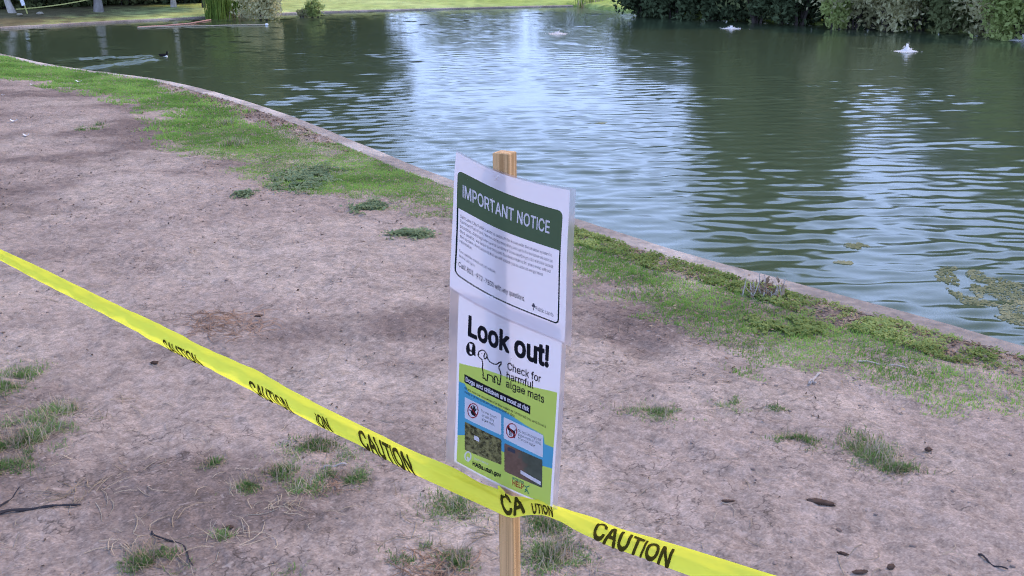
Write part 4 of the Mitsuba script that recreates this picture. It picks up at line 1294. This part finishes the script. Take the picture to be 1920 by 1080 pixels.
def bush(x, y, rx, ry, h, label, leaf, n, size, seed, name='bush', clumps=30, low=0.0, cat_='bush', bark='dark_bark'):
    r2 = np.random.default_rng(seed)
    z0 = max(float(surface(x, y)[0]), WATER_Z)
    key = thing(name, label, cat_)
    ms = []
    for i in range(7):
        a, t = r2.uniform(0, 6.283), r2.uniform(0.2, 0.7)
        e = np.array([x + math.cos(a) * rx * t, y + math.sin(a) * ry * t, z0 + h * r2.uniform(0.5, 0.85)])
        b = np.array([x + math.cos(a) * 0.1, y + math.sin(a) * 0.1, z0 - 0.05])
        ms.append(tube(np.array([b, (b + e) / 2 + [0, 0, h * 0.1], e]), np.array([0.03, 0.022, 0.008]) * max(0.6, h / 2), 5))
    part(key, 'stems', cat(ms), bark, 40)
    pts = crown_points(r2, np.array([x, y, z0 + h * (0.5 + low / 2)]), (rx, ry, h * (0.52 - low / 2)), n, clumps, 0.32, 0.35)
    pts[:, 2] = np.maximum(pts[:, 2], z0 + 0.02 + 0.1 * r2.uniform(0, 1, n))
    part(key, 'foliage', leaves(r2, pts, size), leaf)
    return key


def far_xy(px, py, back=0.0):
    q = at_height(px, py, 0.0)
    u = q[:2] / np.linalg.norm(q[:2])
    return q[:2] + u * back


# left bank: trunks in view, their crowns above the frame
a = far_xy(24, 25)
tree(a[0], a[1], 6.4, 2.2, 0.085, 'leaning pale trunked tree at the far left of the opposite bank', low=0.3, lean=(-1.6, 0.2), seed=101, bark='pale_bark')
a = far_xy(184, 22)
tree(a[0], a[1], 6.8, 2.4, 0.115, 'thick grey trunked tree between the small sign and the reeds', low=0.24, seed=102)
a = far_xy(325, 14)
tree(a[0], a[1], 7.6, 2.8, 0.075, 'slim pale trunked tree just left of the reeds', low=0.26, seed=103, bark='pale_bark')
a = far_xy(382, 14)
tree(a[0], a[1], 7.0, 2.2, 0.05, 'thin dark trunked tree immediately left of the reeds', low=0.3, seed=104, bark='dark_bark')
# denser trees behind, shade under their crowns painted into the leaf colour
for i, (bx, by, h, sp, lab) in enumerate([(-27, 38, 6.5, 4.5, 'dense dark tree behind the left end of the far bank'), (-21, 41, 6.8, 4.5, 'dense dark tree behind the leaning pale trunk'), (-16, 43, 7.4, 4.2, 'dense dark tree behind the thick grey trunk'), (-11.5, 46, 8.4, 4.0, 'dense dark tree behind the slim pale trunk'), (-10.6, 55, 10.5, 3.3, 'dense dark tree behind the reeds, second from the right on the left bank'), (-8.3, 57, 10.5, 2.7, 'dense dark tree at the right end of the left bank row')]):
    tree(bx, by, h, sp, 0.22, lab, 'shaded_leaf', 0.05, 6500, 0.24, seed=120 + i, bark='dark_bark', clumps=60)
for i, (px_, py_, back, rx, h, leaf, lab) in enumerate([(70, 19, 3.5, 2.2, 2.6, 'shaded_leaf', 'black green undergrowth behind the small far sign'), (140, 18, 2.5, 1.6, 2.2, 'tree_leaf', 'greyish shrub left of the thick grey trunk'), (235, 17, 3.0, 1.8, 2.4, 'tree_leaf', 'shrub right of the thick grey trunk'), (285, 14, 3.5, 1.6, 2.4, 'shaded_leaf', 'dark shrub left of the slim pale trunk'), (352, 13, 3.0, 1.5, 2.6, 'shaded_leaf', 'black green undergrowth between slim pale and thin dark trunks'), (5, 22, 2.0, 1.4, 2.0, 'tree_leaf', 'leafy shrub at the far left corner')]):
    b = far_xy(px_, py_, back)
    bush(b[0], b[1], rx, 1.2, h, lab, leaf, 5000, 0.13, 140 + i)

# reeds and bushes by the far shore
r3 = np.random.default_rng(200)


def reeds(px0, px1, py, n, h, label, dry=0):
    A, B = at_height(px0, py + 1, WATER_Z), at_height(px1, py - (px1 - px0) * 0.06, WATER_Z)
    t = r3.uniform(0, 1, n)
    b = A + (B - A) * t[:, None] + np.column_stack([r3.normal(0, 0.12, n), r3.uniform(0, 0.7, n), np.zeros(n)])
    key = thing('reed_clump', label, 'reeds')
    part(key, 'blades', blades(r3, b, h * r3.uniform(0.45, 1.15, n), r3.uniform(0.018, 0.038, n), 0.14, 0.14, segs=3), 'reed_leaf')
    if dry:
        t = r3.uniform(0, 1, dry)
        b = A + (B - A) * t[:, None] + np.column_stack([r3.normal(0, 0.1, dry), r3.uniform(-0.15, 0.1, dry), np.zeros(dry)])
        part(key, 'dry_stems', blades(r3, b, r3.uniform(0.15, 0.42, dry), np.full(dry, 0.045), 0.3, 0.2), 'dry_reed')


reeds(392, 420, 36, 420, 1.5, 'bright green reed clump standing at the far waterline')
reeds(420, 472, 33, 480, 1.5, 'darker reed clump with tan dry stems at its foot', 150)
b = far_xy(492, 26, 0.6)
bush(b[0], b[1], 0.75, 0.6, 1.0, 'grey green feathery bush right of the reeds', 'willow_leaf', 2600, 0.06, 210)
b = far_xy(590, 20, 0.1)
bush(b[0], b[1], 0.32, 0.3, 0.6, 'small yellow green bush standing alone on the far lawn edge', 'bright_leaf', 900, 0.055, 211)
b = far_xy(568, 20, 0.1)
bush(b[0], b[1], 0.26, 0.2, 0.26, 'low dry tussock beside the small yellow green bush', 'willow_leaf', 400, 0.05, 212)

# small sign and its tape on the far left bank
b = np.append(far_xy(52, 26), 0.0)
sk = thing('small_sign', 'small white tilted sign on a thin stake on the far left bank', 'sign')
bz = float(surface(b[0], b[1])[0])
part(sk, 'post', tube(np.array([[b[0], b[1], bz - 0.05], [b[0] - 0.09, b[1], bz + 0.42]]), 0.02, 6), 'far_yellow', 40)
m = trimesh.creation.box([0.11, 0.012, 0.24])
m.apply_transform(trimesh.transformations.rotation_matrix(-0.22, [0, 1, 0]))
m.apply_translation([b[0] - 0.10, b[1] - 0.03, bz + 0.36])
part(sk, 'board', m, 'far_white')
c0, c1 = np.array([b[0] - 0.35, b[1], bz + 0.12]), np.append(far_xy(184, 22, -0.25), 0.42)
s = np.linspace(0, 1, 20)[:, None]
c = c0 + (c1 - c0) * s - np.array([0, 0, 0.10]) * (s * (1 - s) * 2)
single('tape_strip', 'pale yellow tape strip strung between trunks on the far left bank', 'tape', (np.stack([c, c + [0, 0.008, 0.032]], 1).reshape(-1, 3), grid_faces(20, 2)), 'far_yellow', True)
for i, (px_, py_, s_) in enumerate(((37, 29, 0.07), (75, 27, 0.08))):
    o = np.append(far_xy(px_, py_), 0.0)
    m = blob(rng, s_, (1.3, 1, 0.6), 0.3)
    single('rock', ('pale stone at the foot of the leaning trunk', 'pale stone right of the small far sign')[i], 'rock', trimesh.Trimesh(np.array(m.vertices) + o + [0, 0, 0.03], m.faces, process=False), 'hose_pale', 40)

# trees beyond the far lawn, low on the horizon
for i, (x, y, h, sp) in enumerate([(-14, 88, 8, 4.5), (-4, 96, 7.5, 5), (6, 92, 7, 4.5), (15, 98, 8, 5), (24, 90, 8.5, 5), (-24, 84, 9, 5)]):
    tree(x, y, h, sp, 0.2, 'distant round tree beyond the far lawn', low=0.12, n=2600, size=0.35, seed=160 + i, group='trees beyond the far lawn')

for i, (x, lab) in enumerate([(-13.2, 'thicket far behind the reeds, first from the left'), (-11.4, 'thicket far behind the reeds, second from the left'), (-9.6, 'thicket far behind the small yellow green bush'), (-7.8, 'thicket far behind the lawn, rightmost of the left row')]):
    bush(x, 53.5 + 0.3 * i, 1.4, 1.0, 5.0, lab, 'shaded_leaf', 3500, 0.2, 180 + i, 'thicket')

# right bank: overhanging bushes down to the water and trees behind them
q = lambda px_, py_, back: far_xy(px_, py_, back)
for i, (px_, py_, back, rx, ry, h, leaf, n, size, lab) in enumerate([
        (1205, 22, 1.2, 1.0, 0.9, 1.5, 'shaded_leaf', 3000, 0.09, 'first low dark bush where the right bank begins'),
        (1262, 26, 1.4, 1.2, 1.0, 2.6, 'shaded_leaf', 4500, 0.10, 'dark bush second from the lawn on the right bank'),
        (1335, 31, 1.5, 1.2, 1.0, 2.6, 'shaded_leaf', 5000, 0.10, 'deep shaded bush above the small pale rock'),
        (1420, 36, 1.5, 1.3, 1.0, 2.8, 'tree_leaf', 5000, 0.10, 'dark olive bush above the thin pole'),
        (1385, 33, 1.7, 0.9, 0.6, 0.9, 'shaded_leaf', 2200, 0.09, 'low dark scrub behind the small pale rock'),
        (1465, 38, 1.7, 0.9, 0.6, 0.9, 'shaded_leaf', 2200, 0.09, 'low dark scrub behind the right end of the pole'),
        (1500, 40, 1.6, 1.2, 1.0, 2.8, 'shaded_leaf', 5000, 0.10, 'shadowy bush left of the pale overhanging one'),
        (1567, 43, 0.5, 0.42, 0.4, 0.95, 'bright_leaf', 1300, 0.07, 'small bright green shrub at the waterline'),
        (1600, 46, 1.5, 1.1, 0.9, 2.4, 'willow_leaf', 4200, 0.085, 'pale grey green overhanging bush above the bright shrub'),
        (1665, 49, 1.0, 1.0, 1.0, 2.5, 'willow_leaf', 7500, 0.075, 'largest pale silvery bush drooping to the water'),
        (1725, 51, 1.8, 0.9, 0.8, 2.4, 'bright_leaf', 4000, 0.085, 'yellow green bush right of the silvery one'),
        (1785, 55, 1.6, 1.0, 0.8, 2.6, 'tree_leaf', 4800, 0.085, 'dark hollow bush between pale bushes at the right'),
        (1850, 59, 1.5, 1.1, 0.9, 2.5, 'willow_leaf', 5600, 0.08, 'greyish bush second from the right edge'),
        (1915, 64, 0.9, 0.9, 0.8, 2.4, 'bright_leaf', 5200, 0.08, 'green bush at the right edge reaching the water'),
        (2010, 70, 1.2, 1.2, 0.9, 2.4, 'tree_leaf', 3500, 0.09, 'bush just beyond the right edge')]):
    b = q(px_, py_, back + 0.45)
    bush(b[0], b[1], rx, ry, h, lab, leaf, n, size, 300 + i)
for i, (px_, py_, back, rx, h, lab) in enumerate([(1290, 27, 3.4, 1.5, 2.6, 'black green thicket behind the second dark bush'), (1400, 33, 3.2, 1.5, 3.0, 'black green thicket behind the dark olive bush'), (1500, 40, 3.0, 1.4, 3.0, 'black green thicket behind the shadowy bush'), (1590, 45, 3.2, 1.4, 3.0, 'black green thicket behind the pale grey green bush'), (1632, 47, 2.2, 0.9, 3.0, 'black green thicket between the two pale overhanging bushes'), (1690, 51, 3.0, 1.4, 3.2, 'black green thicket behind the silvery bush'), (1790, 55, 3.2, 1.4, 3.3, 'black green thicket behind the dark hollow bush'), (1900, 62, 2.6, 1.4, 3.3, 'black green thicket at the right edge')]):
    b = q(px_, py_, back)
    bush(b[0], b[1], rx, 0.8, h, lab, 'shaded_leaf', 4200, 0.14, 380 + i, 'thicket')
for i, (px_, py_, back, h, sp, lab) in enumerate([(1382, 31, 5, 7.6, 1.4, 'tall tree behind the deep shaded bush'), (1460, 36, 4.5, 9.0, 1.9, 'tall tree behind the dark olive bush'), (1548, 42, 4.5, 7.2, 1.1, 'tall tree behind the small bright shrub'), (1850, 58, 6, 5.0, 1.2, 'lower tree behind the dark hollow bush'), (1965, 64, 4, 5.5, 1.5, 'tree behind the bush at the right edge')]):
    b = q(px_, py_, back)
    tree(b[0], b[1], h, sp, 0.16, lab, 'tree_leaf', 0.12, 6500, 0.20, seed=340 + i, bark='dark_bark', clumps=60)
for i, (px_, w_, lab) in enumerate([(1197, 0.07, 'first slim dark trunk beyond the low dark bush'), (1222, 0.05, 'second slim dark trunk beyond the low dark bush'), (1235, 0.06, 'third slim dark trunk, right of the other two')]):
    b = q(px_, 13, 0.0)
    tree(b[0], b[1], 3.2, 0.8, w_, lab, 'tree_leaf', 0.3, 900, 0.13, seed=360 + i, bark='dark_bark')
reeds(1085, 1180, 13, 160, 0.8, 'pale dry grass fringe on the far shore left of the dark bushes', 140)
